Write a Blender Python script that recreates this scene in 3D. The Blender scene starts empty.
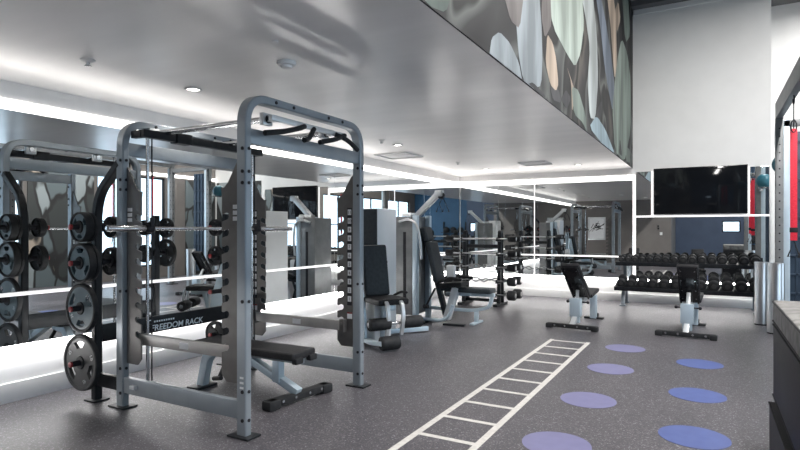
import bpy, bmesh, math, random
from mathutils import Vector, Matrix
random.seed(7)
PI = math.pi
SC = bpy.context.scene
COL = SC.collection

# ---------------------------------------------------------------- materials
def mat(name, col, rough=0.5, metal=0.0, spec=0.5, emis=None, estr=0.0, coat=0.0):
    m = bpy.data.materials.new(name); m.use_nodes = True
    b = m.node_tree.nodes['Principled BSDF']
    b.inputs['Base Color'].default_value = (*col, 1)
    b.inputs['Roughness'].default_value = rough
    b.inputs['Metallic'].default_value = metal
    b.inputs['Specular IOR Level'].default_value = spec
    b.inputs['Coat Weight'].default_value = coat
    if emis:
        b.inputs['Emission Color'].default_value = (*emis, 1)
        b.inputs['Emission Strength'].default_value = estr
    return m

def noisy(m, scale, lo, hi, detail=3.0, rough_amt=0.0, stretch=(1, 1, 1), bump=0.0, bscale=None):
    """mottle the base colour between lo and hi (and roughness, and bump) with object-space noise"""
    nt = m.node_tree; n = nt.nodes; b = n['Principled BSDF']
    tc = n.new('ShaderNodeTexCoord'); mp = n.new('ShaderNodeMapping'); mp.inputs['Scale'].default_value = stretch
    nz = n.new('ShaderNodeTexNoise'); nz.inputs['Scale'].default_value = scale; nz.inputs['Detail'].default_value = detail
    rp = n.new('ShaderNodeValToRGB')
    rp.color_ramp.elements[0].position = 0.35; rp.color_ramp.elements[1].position = 0.65
    rp.color_ramp.elements[0].color = (*lo, 1); rp.color_ramp.elements[1].color = (*hi, 1)
    l = nt.links.new
    l(tc.outputs['Object'], mp.inputs['Vector']); l(mp.outputs['Vector'], nz.inputs['Vector'])
    l(nz.outputs['Fac'], rp.inputs['Fac']); l(rp.outputs['Color'], b.inputs['Base Color'])
    if rough_amt:
        mr = n.new('ShaderNodeMapRange'); r = b.inputs['Roughness'].default_value
        mr.inputs['To Min'].default_value = r - rough_amt; mr.inputs['To Max'].default_value = r + rough_amt
        l(nz.outputs['Fac'], mr.inputs['Value']); l(mr.outputs['Result'], b.inputs['Roughness'])
    if bump:
        bz = n.new('ShaderNodeTexNoise'); bz.inputs['Scale'].default_value = bscale or scale * 2
        l(mp.outputs['Vector'], bz.inputs['Vector'])
        bp = n.new('ShaderNodeBump'); bp.inputs['Strength'].default_value = bump; bp.inputs['Distance'].default_value = 0.004
        l(bz.outputs['Fac'], bp.inputs['Height']); l(bp.outputs['Normal'], b.inputs['Normal'])
    return m

M = {}
M['silver'] = noisy(mat('silver_blue_paint', (.27, .305, .335), .34, .35), 6, (.255, .29, .32), (.285, .32, .35))
M['ltblue'] = noisy(mat('pale_blue_metal', (.55, .66, .74), .35, .4), 5, (.52, .63, .72), (.58, .69, .76))
M['silver2'] = noisy(mat('pale_silver_paint', (.6, .62, .64), .35, .5), 5, (.57, .6, .62), (.64, .66, .67))
M['whitegrey'] = noisy(mat('white_grey_shroud', (.84, .87, .89), .4), 4, (.82, .85, .87), (.86, .89, .91))
M['greybrown'] = noisy(mat('grey_steel_plate', (.12, .114, .11), .4, .4), 8, (.108, .102, .099), (.135, .13, .125))
M['armgrey'] = noisy(mat('arm_grey_paint', (.36, .35, .34), .38, .4), 8, (.34, .33, .32), (.39, .38, .37))
M['chrome'] = noisy(mat('chrome', (.55, .56, .57), .2, 1.0), 20, (.52, .53, .54), (.58, .59, .6))
M['barsteel'] = noisy(mat('satin_bar_steel', (.36, .37, .38), .34, 1.0), 20, (.34, .35, .36), (.39, .4, .41))
M['steel'] = noisy(mat('brushed_steel', (.5, .5, .51), .3, 1.0), 3, (.5, .5, .5), (.66, .66, .67), stretch=(30, 30, .4))
M['black'] = noisy(mat('black_powder_coat', (.016, .018, .021), .4, spec=.22), 12, (.013, .015, .018), (.021, .023, .026))
M['blackgloss'] = noisy(mat('black_gloss', (.01, .011, .013), .16), 12, (.009, .01, .012), (.012, .013, .015))
M['vinyl'] = noisy(mat('black_vinyl', (.018, .018, .02), .5, spec=.22), 30, (.015, .015, .017), (.024, .024, .026), bump=.1, bscale=220)
M['slatevinyl'] = noisy(mat('slate_vinyl', (.034, .041, .047), .5, spec=.22), 30, (.03, .036, .042), (.039, .047, .053), bump=.1, bscale=220)
M['rubber'] = noisy(mat('black_rubber', (.022, .023, .025), .6, spec=.22), 18, (.018, .019, .021), (.028, .029, .031))
M['plateteal'] = noisy(mat('plate_face_blue_grey', (.075, .11, .13), .4), 10, (.068, .1, .12), (.085, .125, .145))
M['plategrey'] = noisy(mat('plate_face_grey', (.036, .036, .037), .45), 10, (.031, .031, .032), (.042, .042, .042))
M['mark'] = noisy(mat('plate_marking_white', (.6, .62, .63), .5), 10, (.56, .58, .6), (.64, .66, .67))
M['red'] = noisy(mat('red_plastic', (.24, .014, .017), .4), 10, (.21, .012, .014), (.27, .017, .02))
M['redstrap'] = noisy(mat('red_webbing', (.75, .02, .05), .6), 60, (.68, .015, .04), (.8, .03, .06))
M['sticker'] = noisy(mat('white_sticker', (.75, .77, .79), .5), 20, (.72, .74, .76), (.78, .8, .82))
M['lettering'] = noisy(mat('blue_white_lettering', (.78, .87, .93), .5), 20, (.75, .85, .92), (.81, .89, .95))
M['ink'] = noisy(mat('black_ink', (.02, .02, .025), .5, spec=.22), 20, (.018, .018, .022), (.025, .025, .03))
M['white'] = noisy(mat('white_paint', (.8, .8, .79), .6), 3, (.785, .785, .775), (.815, .815, .805))
M['base'] = noisy(mat('white_satin_panel', (.9, .9, .9), .45), 2, (.895, .895, .895), (.91, .91, .91))
M['skirt'] = noisy(mat('off_white_skirting', (.82, .82, .81), .45), 2, (.81, .81, .8), (.83, .83, .82))
M['brown'] = noisy(mat('taupe_wall', (.17, .155, .145), .6), 2, (.16, .146, .137), (.18, .165, .155))
M['slate'] = noisy(mat('slate_blue_wall', (.06, .085, .14), .5), 2, (.055, .078, .13), (.066, .093, .152))
M['blue'] = noisy(mat('bright_blue_wall', (.02, .075, .15), .5), 2, (.018, .07, .14), (.022, .08, .16))
M['darkceil'] = noisy(mat('dark_grey_ceiling', (.11, .11, .115), .6), 2, (.1, .1, .105), (.12, .12, .125))
M['purple'] = noisy(mat('lilac_floor_vinyl', (.165, .162, .30), .4), 12, (.158, .155, .287), (.172, .17, .312))
M['bluedot'] = noisy(mat('blue_floor_vinyl', (.07, .1, .27), .4), 12, (.066, .094, .258), (.074, .107, .282))
M['ladder'] = noisy(mat('white_floor_vinyl', (.62, .6, .57), .5), 25, (.57, .55, .52), (.67, .65, .62))
M['trimled'] = mat('lit_trim', (.9, .9, .9), .4, emis=(1, .97, .96), estr=0.9)
M['led'] = mat('led_diffuser', (.9, .9, .9), .4, emis=(1, .96, .92), estr=3.6)
M['basefill'] = mat('base_fill_glow', (.9, .9, .9), .4, emis=(1, .98, .97), estr=13.0)  # glow of the ledges added to brighten the white base
M['lamp'] = mat('downlight_lens', (.9, .9, .9), .4, emis=(1, .95, .88), estr=14.0)
M['mirror'] = noisy(mat('mirror_glass', (.9, .92, .92), .0, 1.0), 1, (.83, .85, .85), (.83, .85, .85))
M['screen'] = noisy(mat('tv_screen', (.006, .007, .009), .06, spec=.25), 3, (.006, .007, .009), (.007, .008, .01))
M['plyo'] = noisy(mat('black_foam_vinyl', (.014, .014, .016), .5, spec=.22), 30, (.012, .012, .014), (.018, .018, .02))
M['plyogrey'] = noisy(mat('worn_grey_vinyl', (.17, .165, .16), .55), 14, (.11, .107, .105), (.23, .225, .215))
M['ball'] = noisy(mat('teal_ball', (.06, .24, .32), .35), 6, (.05, .22, .3), (.07, .26, .34))
M['rigsteel'] = noisy(mat('rig_grey_steel', (.2, .21, .215), .42, .4), 6, (.18, .19, .195), (.23, .235, .24))
M['rigpanel'] = noisy(mat('blue_grey_panel', (.03, .05, .08), .45), 6, (.026, .045, .072), (.034, .056, .09))
for k, c in {'G': (.52, .6, .54), 'L': (.42, .47, .5), 'B': (.55, .45, .36), 'P': (.55, .6, .6), 'S': (.22, .26, .32),
             'G2': (.3, .36, .32), 'A': (.42, .54, .6), 'D': (.16, .2, .18), 'W': (.22, .2, .195), 'K': (.1, .1, .105)}.items():
    M['mur' + k] = noisy(mat('mural_' + k, c, .6, spec=.1), 1.3, tuple(x * .34 for x in c), tuple(x * .7 for x in c), detail=5, stretch=(1, 2.2, .5))
M['murbg'] = noisy(mat('mural_ground', (.05, .05, .05), .6, spec=.1), 1.1, (.012, .012, .013), (.05, .047, .046), detail=6, stretch=(1, 2.0, .45))

def marble(m, stops, scale=.9, stretch=(1, .55, .5), dist=1.3):
    nt = m.node_tree; n = nt.nodes; l = nt.links.new; b = n['Principled BSDF']
    tc = n.new('ShaderNodeTexCoord'); mp = n.new('ShaderNodeMapping'); mp.inputs['Scale'].default_value = stretch
    nz = n.new('ShaderNodeTexNoise'); nz.inputs['Scale'].default_value = scale; nz.inputs['Detail'].default_value = 2; nz.inputs['Distortion'].default_value = dist
    rp = n.new('ShaderNodeValToRGB'); e = rp.color_ramp.elements
    e[0].position = stops[0][0]; e[0].color = (*stops[0][1], 1); e[1].position = stops[-1][0]; e[1].color = (*stops[-1][1], 1)
    for p, c in stops[1:-1]:
        x = e.new(p); x.color = (*c, 1)
    l(tc.outputs['Object'], mp.inputs['Vector']); l(mp.outputs['Vector'], nz.inputs['Vector']); l(nz.outputs['Fac'], rp.inputs['Fac']); l(rp.outputs['Color'], b.inputs['Base Color'])
    return m
M['murbg'] = marble(mat('mural_dark_ground', (.04, .04, .04), .6, spec=.1), [(.3, (.012, .012, .013)), (.42, (.03, .03, .031)), (.47, (.10, .105, .1)), (.49, (.02, .02, .02)), (.56, (.035, .034, .034)), (.61, (.085, .078, .07)), (.63, (.016, .016, .016)), (.75, (.07, .075, .072))])

def floor_mat():
    m = mat('speckled_rubber_floor', (.12, .12, .125), .42)
    nt = m.node_tree; n = nt.nodes; l = nt.links.new; b = n['Principled BSDF']
    tc = n.new('ShaderNodeTexCoord')
    v = n.new('ShaderNodeTexVoronoi'); v.inputs['Scale'].default_value = 125
    l(tc.outputs['Object'], v.inputs['Vector'])
    sep = n.new('ShaderNodeSeparateColor'); l(v.outputs['Color'], sep.inputs['Color'])
    rp = n.new('ShaderNodeValToRGB'); e = rp.color_ramp.elements
    rp.color_ramp.interpolation = 'CONSTANT'
    e[0].position = 0; e[0].color = (.056, .053, .061, 1)
    e[1].position = .42; e[1].color = (.077, .073, .083, 1)
    for p, c in ((.74, (.11, .105, .115, 1)), (.88, (.16, .155, .165, 1)), (.96, (.27, .27, .285, 1))):
        x = e.new(p); x.color = c
    l(sep.outputs['Red'], rp.inputs['Fac'])
    nz = n.new('ShaderNodeTexNoise'); nz.inputs['Scale'].default_value = .9; nz.inputs['Detail'].default_value = 4
    l(tc.outputs['Object'], nz.inputs['Vector'])
    mx = n.new('ShaderNodeMix'); mx.data_type = 'RGBA'; mx.blend_type = 'MULTIPLY'; mx.inputs['Factor'].default_value = 1
    r2 = n.new('ShaderNodeValToRGB'); r2.color_ramp.elements[0].position = .3; r2.color_ramp.elements[1].position = .7
    r2.color_ramp.elements[0].color = (.85, .85, .86, 1); r2.color_ramp.elements[1].color = (1.1, 1.08, 1.08, 1)
    l(nz.outputs['Fac'], r2.inputs['Fac']); l(rp.outputs['Color'], mx.inputs['A']); l(r2.outputs['Color'], mx.inputs['B'])
    l(mx.outputs['Result'], b.inputs['Base Color'])
    mr = n.new('ShaderNodeMapRange'); mr.inputs['To Min'].default_value = .32; mr.inputs['To Max'].default_value = .5
    l(nz.outputs['Fac'], mr.inputs['Value']); l(mr.outputs['Result'], b.inputs['Roughness'])
    return m
M['floor'] = floor_mat()

def ceil_mat():
    m = mat('satin_metallic_ceiling', (.8, .8, .8), .3, .35)
    nt = m.node_tree; n = nt.nodes; l = nt.links.new; b = n['Principled BSDF']
    tc = n.new('ShaderNodeTexCoord'); mp = n.new('ShaderNodeMapping'); mp.inputs['Scale'].default_value = (.5, 2.2, 1)
    nz = n.new('ShaderNodeTexNoise'); nz.inputs['Scale'].default_value = 1.6; nz.inputs['Detail'].default_value = 3
    l(tc.outputs['Object'], mp.inputs['Vector']); l(mp.outputs['Vector'], nz.inputs['Vector'])
    rp = n.new('ShaderNodeValToRGB'); rp.color_ramp.elements[0].position = .3; rp.color_ramp.elements[1].position = .72
    rp.color_ramp.elements[0].color = (.84, .825, .81, 1); rp.color_ramp.elements[1].color = (.92, .9, .885, 1)
    l(nz.outputs['Fac'], rp.inputs['Fac']); l(rp.outputs['Color'], b.inputs['Base Color'])
    bp = n.new('ShaderNodeBump'); bp.inputs['Strength'].default_value = .03; bp.inputs['Distance'].default_value = .02
    l(nz.outputs['Fac'], bp.inputs['Height']); l(bp.outputs['Normal'], b.inputs['Normal'])
    return m
M['ceiling'] = ceil_mat()

def mural_mat():
    """dark ground with large pale stretched cells for the wall panels seen in the mirrors"""
    m = mat('mural_wall_panel', (.1, .1, .1), .6)
    nt = m.node_tree; n = nt.nodes; l = nt.links.new; b = n['Principled BSDF']
    tc = n.new('ShaderNodeTexCoord'); mp = n.new('ShaderNodeMapping'); mp.inputs['Scale'].default_value = (1, 1.5, .7)
    nz = n.new('ShaderNodeTexNoise'); nz.inputs['Scale'].default_value = 1.2
    ad = n.new('ShaderNodeVectorMath'); ad.operation = 'MULTIPLY_ADD'
    ad.inputs[1].default_value = (.6, .6, .6)
    l(tc.outputs['Object'], mp.inputs['Vector']); l(mp.outputs['Vector'], nz.inputs['Vector'])
    l(nz.outputs['Color'], ad.inputs[0]); l(mp.outputs['Vector'], ad.inputs[2])
    v = n.new('ShaderNodeTexVoronoi'); v.inputs['Scale'].default_value = 1.3; l(ad.outputs['Vector'], v.inputs['Vector'])
    e = n.new('ShaderNodeTexVoronoi'); e.feature = 'DISTANCE_TO_EDGE'; e.inputs['Scale'].default_value = 1.3; l(ad.outputs['Vector'], e.inputs['Vector'])
    sep = n.new('ShaderNodeSeparateColor'); l(v.outputs['Color'], sep.inputs['Color'])
    rp = n.new('ShaderNodeValToRGB'); rp.color_ramp.interpolation = 'CONSTANT'; q = rp.color_ramp.elements
    q[0].color = (.04, .045, .045, 1); q[1].position = .45; q[1].color = (.12, .15, .16, 1)
    for p, c in ((.65, (.28, .32, .33, 1)), (.85, (.4, .34, .28, 1))):
        x = q.new(p); x.color = c
    l(sep.outputs['Red'], rp.inputs['Fac'])
    mr = n.new('ShaderNodeMapRange'); mr.inputs['From Min'].default_value = .03; mr.inputs['From Max'].default_value = .08
    l(e.outputs['Distance'], mr.inputs['Value'])
    mx = n.new('ShaderNodeMix'); mx.data_type = 'RGBA'; mx.inputs['A'].default_value = (.02, .02, .02, 1)
    l(mr.outputs['Result'], mx.inputs['Factor']); l(rp.outputs['Color'], mx.inputs['B']); l(mx.outputs['Result'], b.inputs['Base Color'])
    return m
M['muralpanel'] = mural_mat()

def glass_mat():
    m = bpy.data.materials.new('window_glass'); m.use_nodes = True
    nt = m.node_tree; n = nt.nodes; n.clear()
    o = n.new('ShaderNodeOutputMaterial'); t = n.new('ShaderNodeBsdfTransparent'); g = n.new('ShaderNodeBsdfGlossy'); g.inputs['Roughness'].default_value = .02
    mx = n.new('ShaderNodeMixShader'); mx.inputs[0].default_value = .06
    l = nt.links.new; l(t.outputs[0], mx.inputs[1]); l(g.outputs[0], mx.inputs[2]); l(mx.outputs[0], o.inputs[0])
    return m
M['glass'] = glass_mat()

# ---------------------------------------------------------------- mesh builder
class MB:
    def __init__(s): s.bm = bmesh.new(); s.mi = 0
    def _tag(s, n0, mi):
        s.bm.faces.ensure_lookup_table()
        for f in s.bm.faces[n0:]: f.material_index = mi
    def box(s, c, d, bev=0.0, rot=None, mi=0, seg=2):
        t = bmesh.new(); bmesh.ops.create_cube(t, size=1)
        for v in t.verts: v.co = Vector((v.co.x * d[0], v.co.y * d[1], v.co.z * d[2]))
        if bev > 0:
            bmesh.ops.bevel(t, geom=list(t.edges), offset=min(bev, min(d) * .49), segments=seg, affect='EDGES', profile=.6)
        m = Matrix.Translation(Vector(c))
        if rot is not None: m = m @ (rot.to_4x4() if isinstance(rot, Matrix) else rot)
        for v in t.verts: v.co = m @ v.co
        return s.merge(t, mi)
    def bx(s, x0, x1, y0, y1, z0, z1, bev=0.0, mi=0):
        return s.box(((x0 + x1) / 2, (y0 + y1) / 2, (z0 + z1) / 2), (abs(x1 - x0), abs(y1 - y0), abs(z1 - z0)), bev, mi=mi)
    def bar(s, a, b, w, h, bev=0.004, up=(0, 0, 1), mi=0):
        """rectangular bar from a to b, w wide and h deep along 'up'"""
        a = Vector(a); b = Vector(b); d = b - a; x = d.normalized(); u = Vector(up)
        if abs(x.dot(u)) > .98: u = Vector((1, 0, 0))
        y = u.cross(x).normalized(); z = x.cross(y)
        r = Matrix((x, y, z)).transposed()
        return s.box((a + b) / 2, (d.length, w, h), bev, r, mi)
    def merge(s, t, mi=0):
        me = bpy.data.meshes.new('tmp'); t.to_mesh(me); t.free()
        n0 = len(s.bm.faces); s.bm.from_mesh(me); bpy.data.meshes.remove(me); s._tag(n0, mi); return s
    def cyl(s, a, b, r, r2=None, seg=20, mi=0, bev=0.0):
        a = Vector(a); b = Vector(b); d = b - a; r2 = r if r2 is None else r2
        L = d.length
        prof = [(0, 0), (r, 0), (r2, L), (0, L)]
        if bev: prof = [(0, 0), (r - bev, 0), (r - bev * .3, bev * .3), (r, bev), (r2, L - bev), (r2 - bev * .3, L - bev * .3), (r2 - bev, L), (0, L)]
        return s.lathe(prof, a, d, seg, mi)
    def lathe(s, prof, c, axis, seg=24, mi=0, ref=None):
        z = Vector(axis).normalized(); u = Vector(ref) if ref else (Vector((0, 0, 1)) if abs(z.z) < .9 else Vector((1, 0, 0)))
        x = u.cross(z).normalized(); y = z.cross(x); c = Vector(c)
        t = bmesh.new(); rings = []
        for r, h in prof:
            if r < 1e-6: rings.append([t.verts.new(c + z * h)])
            else: rings.append([t.verts.new(c + z * h + x * (r * math.cos(2 * PI * k / seg)) + y * (r * math.sin(2 * PI * k / seg))) for k in range(seg)])
        for A, B in zip(rings, rings[1:]):
            for k in range(seg):
                j = (k + 1) % seg
                if len(A) == 1 and len(B) == 1: continue
                if len(A) == 1: t.faces.new((A[0], B[j], B[k]))
                elif len(B) == 1: t.faces.new((A[k], A[j], B[0]))
                else: t.faces.new((A[k], A[j], B[j], B[k]))
        bmesh.ops.recalc_face_normals(t, faces=t.faces)
        return s.merge(t, mi)
    def sweep(s, pts, sect, mi=0, ref=(1, 0, 0), closed=False):
        """sweep a closed 2-D section (list of (u,v)) along pts; u runs along 'ref', v along the normal in the path's plane"""
        P = [Vector(p) for p in pts]; n = len(P); t = bmesh.new(); rings = []
        u = None
        for i in range(n):
            if closed: d = (P[(i + 1) % n] - P[i - 1])
            else: d = P[min(i + 1, n - 1)] - P[max(i - 1, 0)]
            d.normalize()
            if ref is not None: uu = Vector(ref) - d * d.dot(Vector(ref))
            else:
                if u is None:
                    q = Vector((0, 0, 1)) if abs(d.z) < .9 else Vector((1, 0, 0)); uu = q - d * d.dot(q)
                else: uu = u - d * d.dot(u)
            u = uu.normalized(); v = d.cross(u)
            k = 1.0
            if 0 < i < n - 1 or closed:
                e1 = (P[i] - P[i - 1]).normalized(); k = 1 / max(.5, e1.dot(d))
            rings.append([t.verts.new(P[i] + u * a + v * (b * (k if ref is not None else 1))) for a, b in sect])
        m = len(sect)
        R = list(zip(rings, rings[1:])) + ([(rings[-1], rings[0])] if closed else [])
        for A, B in R:
            for k in range(m): t.faces.new((A[k], A[(k + 1) % m], B[(k + 1) % m], B[k]))
        if not closed:
            t.faces.new(rings[0]); t.faces.new(list(reversed(rings[-1])))
        bmesh.ops.recalc_face_normals(t, faces=t.faces)
        return s.merge(t, mi)
    def tube(s, pts, r, seg=12, mi=0, closed=False):
        return s.sweep(pts, [(r * math.cos(2 * PI * k / seg), r * math.sin(2 * PI * k / seg)) for k in range(seg)], mi, None, closed)
    def poly(s, pts, d, mi=0):
        """extrude a planar polygon (3-D points) by the vector d"""
        t = bmesh.new(); d = Vector(d)
        a = [t.verts.new(Vector(p)) for p in pts]; b = [t.verts.new(Vector(p) + d) for p in pts]
        n = len(a)
        t.faces.new(a); t.faces.new(list(reversed(b)))
        for k in range(n): t.faces.new((a[k], b[k], b[(k + 1) % n], a[(k + 1) % n]))
        bmesh.ops.recalc_face_normals(t, faces=t.faces)
        bmesh.ops.triangulate(t, faces=[f for f in t.faces if len(f.verts) > 4])
        return s.merge(t, mi)
    def ball(s, c, r, mi=0, sc=(1, 1, 1), seg=24):
        t = bmesh.new(); bmesh.ops.create_uvsphere(t, u_segments=seg, v_segments=seg // 2, radius=r)
        for v in t.verts: v.co = Vector(c) + Vector((v.co.x * sc[0], v.co.y * sc[1], v.co.z * sc[2]))
        return s.merge(t, mi)
    def build(s, name, m, parent=None, world=False, smooth=True):
        me = bpy.data.meshes.new(name); s.bm.to_mesh(me); s.bm.free()
        for x in (m if isinstance(m, (list, tuple)) else [m]): me.materials.append(M[x])
        if smooth:
            me.polygons.foreach_set('use_smooth', [True] * len(me.polygons))
            me.set_sharp_from_angle(angle=math.radians(32))
        o = bpy.data.objects.new(name, me); COL.objects.link(o)
        if parent is not None:
            o.parent = parent
            if world:
                w = Vector((0, 0, 0)); p = parent
                while p is not None: w += p.location; p = p.parent
                me.transform(Matrix.Translation(-w))
        return o

def rect(w, h, r=0.006):
    a, b = w / 2, h / 2; r = min(r, a * .9, b * .9)
    return [(a - r, -b), (a, -b + r), (a, b - r), (a - r, b), (-a + r, b), (-a, b - r), (-a, -b + r), (-a + r, -b)]

def arc(c, r, a0, a1, n, ax, ay):
    c = Vector(c); ax = Vector(ax); ay = Vector(ay)
    return [c + ax * (r * math.cos(a0 + (a1 - a0) * k / n)) + ay * (r * math.sin(a0 + (a1 - a0) * k / n)) for k in range(n + 1)]

def fillet(pts, r, n=6):
    """round the inner corners of a polyline"""
    P = [Vector(p) for p in pts]; out = [P[0]]
    for i in range(1, len(P) - 1):
        a = (P[i - 1] - P[i]); b = (P[i + 1] - P[i]); ra = min(r, a.length * .48, b.length * .48)
        p0 = P[i] + a.normalized() * ra; p2 = P[i] + b.normalized() * ra
        for k in range(n + 1):
            t = k / n; out.append(p0 * (1 - t) ** 2 + P[i] * 2 * t * (1 - t) + p2 * t * t)
    out.append(P[-1]); return out

def tag(o, label=None, cat=None, group=None, kind=None):
    if label: o['label'] = label
    if cat: o['category'] = cat
    if group: o['group'] = group
    if kind: o['kind'] = kind
    return o

def thing(name, label, cat, loc=(0, 0, 0), rz=0, group=None):
    o = bpy.data.objects.new(name, None); COL.objects.link(o)
    o.location = loc; o.rotation_euler = (0, 0, rz); o.empty_display_size = .1
    return tag(o, label, cat, group)

def kids(o): return [c for c in bpy.data.objects if c.parent == o]

def dup(o, loc, rz=None, label=None, group=None, rot=None, parent=None):
    c = o.copy(); COL.objects.link(c)
    if parent is not None: c.parent = parent
    if loc is not None: c.location = loc
    if rz is not None: c.rotation_euler = (0, 0, rz)
    if rot is not None: c.rotation_euler = rot
    if label: c['label'] = label
    if group: c['group'] = group
    for k in kids(o): dup(k, None, parent=c)
    return c

def struct(name, mb, m, **k):
    return tag(mb.build(name, m, smooth=k.pop('smooth', True)), kind='structure')

def shape2d(polys, ext, bev=0.0):
    """filled 2-D curve (holes allowed) extruded: returns a mesh in the XY plane"""
    cu = bpy.data.curves.new('c', 'CURVE'); cu.dimensions = '2D'; cu.fill_mode = 'BOTH'; cu.extrude = ext; cu.bevel_depth = bev; cu.bevel_resolution = 1
    for p in polys:
        sp = cu.splines.new('POLY'); sp.points.add(len(p) - 1); sp.use_cyclic_u = True
        for q, (x, y) in zip(sp.points, p): q.co = (x, y, 0, 1)
    o = bpy.data.objects.new('c', cu); COL.objects.link(o)
    dg = bpy.context.evaluated_depsgraph_get()
    me = bpy.data.meshes.new_from_object(o.evaluated_get(dg))
    bpy.data.objects.remove(o); bpy.data.curves.remove(cu)
    return me

def text_mesh(txt, size, ext=.001, shear=0.0, bold=0.0, ax='LEFT'):
    cu = bpy.data.curves.new('t', 'FONT'); cu.body = txt; cu.size = size; cu.extrude = ext; cu.shear = shear; cu.offset = bold; cu.align_x = ax
    o = bpy.data.objects.new('t', cu); COL.objects.link(o)
    dg = bpy.context.evaluated_depsgraph_get()
    me = bpy.data.meshes.new_from_object(o.evaluated_get(dg))
    bpy.data.objects.remove(o); bpy.data.curves.remove(cu)
    return me

def add_mesh(mb, me, mx, mi=0):
    t = bmesh.new(); t.from_mesh(me)
    bmesh.ops.transform(t, matrix=mx, verts=t.verts)
    mb.merge(t, mi); bpy.data.meshes.remove(me)

def frame(o, x, y):
    """4x4 placing the XY plane at o with axes x, y"""
    x = Vector(x).normalized(); y = Vector(y).normalized(); z = x.cross(y)
    m = Matrix((x, y, z)).transposed().to_4x4(); m.translation = Vector(o); return m

# ---------------------------------------------------------------- the room
XL, YB, XR, YR, ZC, XE, ZH = -5.15, 12.1, 4.5, -0.8, 2.70, -1.38, 5.98
YRR = -4.0; YREC = 13.5; XTV = 0.97
b = MB(); b.bx(XL - .2, XR + .2, YRR - .2, YREC + .2, -.12, 0); struct('floor', b, 'floor', smooth=False)
b = MB(); b.bx(XL - .05, XE, YR - .05, YB, ZC, ZC + .14); struct('ceiling', b, 'ceiling', smooth=False)
b = MB(); b.bx(XE - .1, XR + .2, YRR - .2, YREC + .2, ZH, ZH + .15); struct('ceiling_high', b, 'darkceil', smooth=False)
b = MB(); b.bx(XL - .15, XL, YR - .15, YB + .15, 0, ZC + .14); struct('wall_left', b, 'base', smooth=False)
b = MB(); b.bx(XL - .15, XTV, YB, YB + .15, 0, ZH); struct('wall_back', b, 'white', smooth=False)
b = MB(); b.bx(XTV - .12, XTV, YB + .15, YREC, 0, ZH); b.bx(XTV - .12, XR + .15, YREC, YREC + .15, 0, ZH); struct('wall_recess', b, 'white', smooth=False)
b = MB(); b.bx(XL - .15, XE, YR - .15, YR, 0, ZC + .14); b.bx(XE - .12, XE, YRR, YR - .15, 0, ZH); struct('wall_rear', b, 'brown', smooth=False)
# fascia above the low ceiling
b = MB(); b.bx(XE - .12, XE, YR - .15, YB, ZC + .14, ZH); struct('wall_fascia', b, 'murbg', smooth=False)
# rear wall of the high space, with one small window
b = MB(); wx0, wx1, wz0, wz1 = .45, 1.15, 1.35, 1.85
b.bx(XE - .12, wx0, YRR - .15, YRR, 0, ZH); b.bx(wx0, wx1, YRR - .15, YRR, 0, wz0); b.bx(wx0, wx1, YRR - .15, YRR, wz1, ZH); b.bx(wx1, 1.3, YRR - .15, YRR, 0, ZH)
struct('wall_rear_high', b, 'slate', smooth=False)
b = MB(); b.bx(1.3, XR + .15, YRR - .15, YRR, 0, ZH); struct('wall_rear_right', b, 'blue', smooth=False)
# right wall with tall windows
wins = [(-3.4, -1.0), (-.6, 1.8), (2.2, 4.6), (5.0, 7.4), (9.3, 11.5)]
b = MB(); y = YRR
for a, c in wins:
    b.bx(XR, XR + .15, y, a, 0, ZH); b.bx(XR, XR + .15, a, c, 0, .35); b.bx(XR, XR + .15, a, c, 3.05, ZH); y = c
b.bx(XR, XR + .15, y, YREC, 0, ZH)
struct('wall_right', b, 'brown', smooth=False)
def window(n, axis, c0, a0, a1, z0, z1, nv, nh):
    fr = MB(); w = .05
    def q(p0, p1, za, zb):
        if axis == 'x': fr.bx(c0, c0 + .07, p0, p1, za, zb, .004)
        else: fr.bx(p0, p1, c0, c0 + .07, za, zb, .004)
    q(a0, a0 + w, z0, z1); q(a1 - w, a1, z0, z1); q(a0 + w, a1 - w, z0, z0 + w); q(a0 + w, a1 - w, z1 - w, z1)
    for k in range(1, nv): p = a0 + (a1 - a0) * k / nv; q(p - .02, p + .02, z0 + w, z1 - w)
    for k in range(1, nh): z = z0 + (z1 - z0) * k / nh; q(a0 + w, a1 - w, z - .02, z + .02)
    o = tag(fr.build('window_%d' % n, 'black'), kind='structure')
    g = MB()
    if axis == 'x': g.bx(c0 + .03, c0 + .036, a0 + .02, a1 - .02, z0 + .02, z1 - .02)
    else: g.bx(a0 + .02, a1 - .02, c0 + .03, c0 + .036, z0 + .02, z1 - .02)
    g.build('pane', 'glass', o, smooth=False)
for i, (a, c) in enumerate(wins): window(i + 1, 'x', XR + .04, a, c, .35, 3.05, 2, 2)
window(6, 'y', YRR - .11, wx0, wx1, wz0, wz1, 1, 1)
# wall details
b = MB(); b.bx(XL, XL + .012, YR, YB, 2.55, ZC); struct('trim_4', b, 'ceiling')
b = MB(); b.bx(XL + .012, XE, YB - .012, YB, 2.563, ZC); struct('trim_5', b, 'ceiling')
b = MB(); b.bx(XE, XTV + .001, YB - .03, YB, 5.78, ZH, .003); b.bx(XE, XE + .03, YB - .03, YB, 5.78, ZH); struct('trim_1', b, 'skirt')
b = MB(); b.bx(XE - .1, XR, YB - .25, YB + .15, ZH - .1, ZH, .0); struct('trim_2', b, 'darkceil')
b = MB(); b.bx(XL, XL + .022, YR, YB, 0, .165, .004); struct('baseboard_left', b, 'skirt')
b = MB(); b.bx(XL + .022, XTV, YB - .022, YB, 0, .165, .004); struct('baseboard_back', b, 'skirt')
b = MB(); b.bx(XR - .03, XR, 7.5, 9.2, 0, 3.05, .003); tag(b.build('mural_panel', 'muralpanel'), 'abstract dark mural panel between windows, seen only in the left mirror', 'mural', 'dark mural panels on the window wall')
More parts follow.
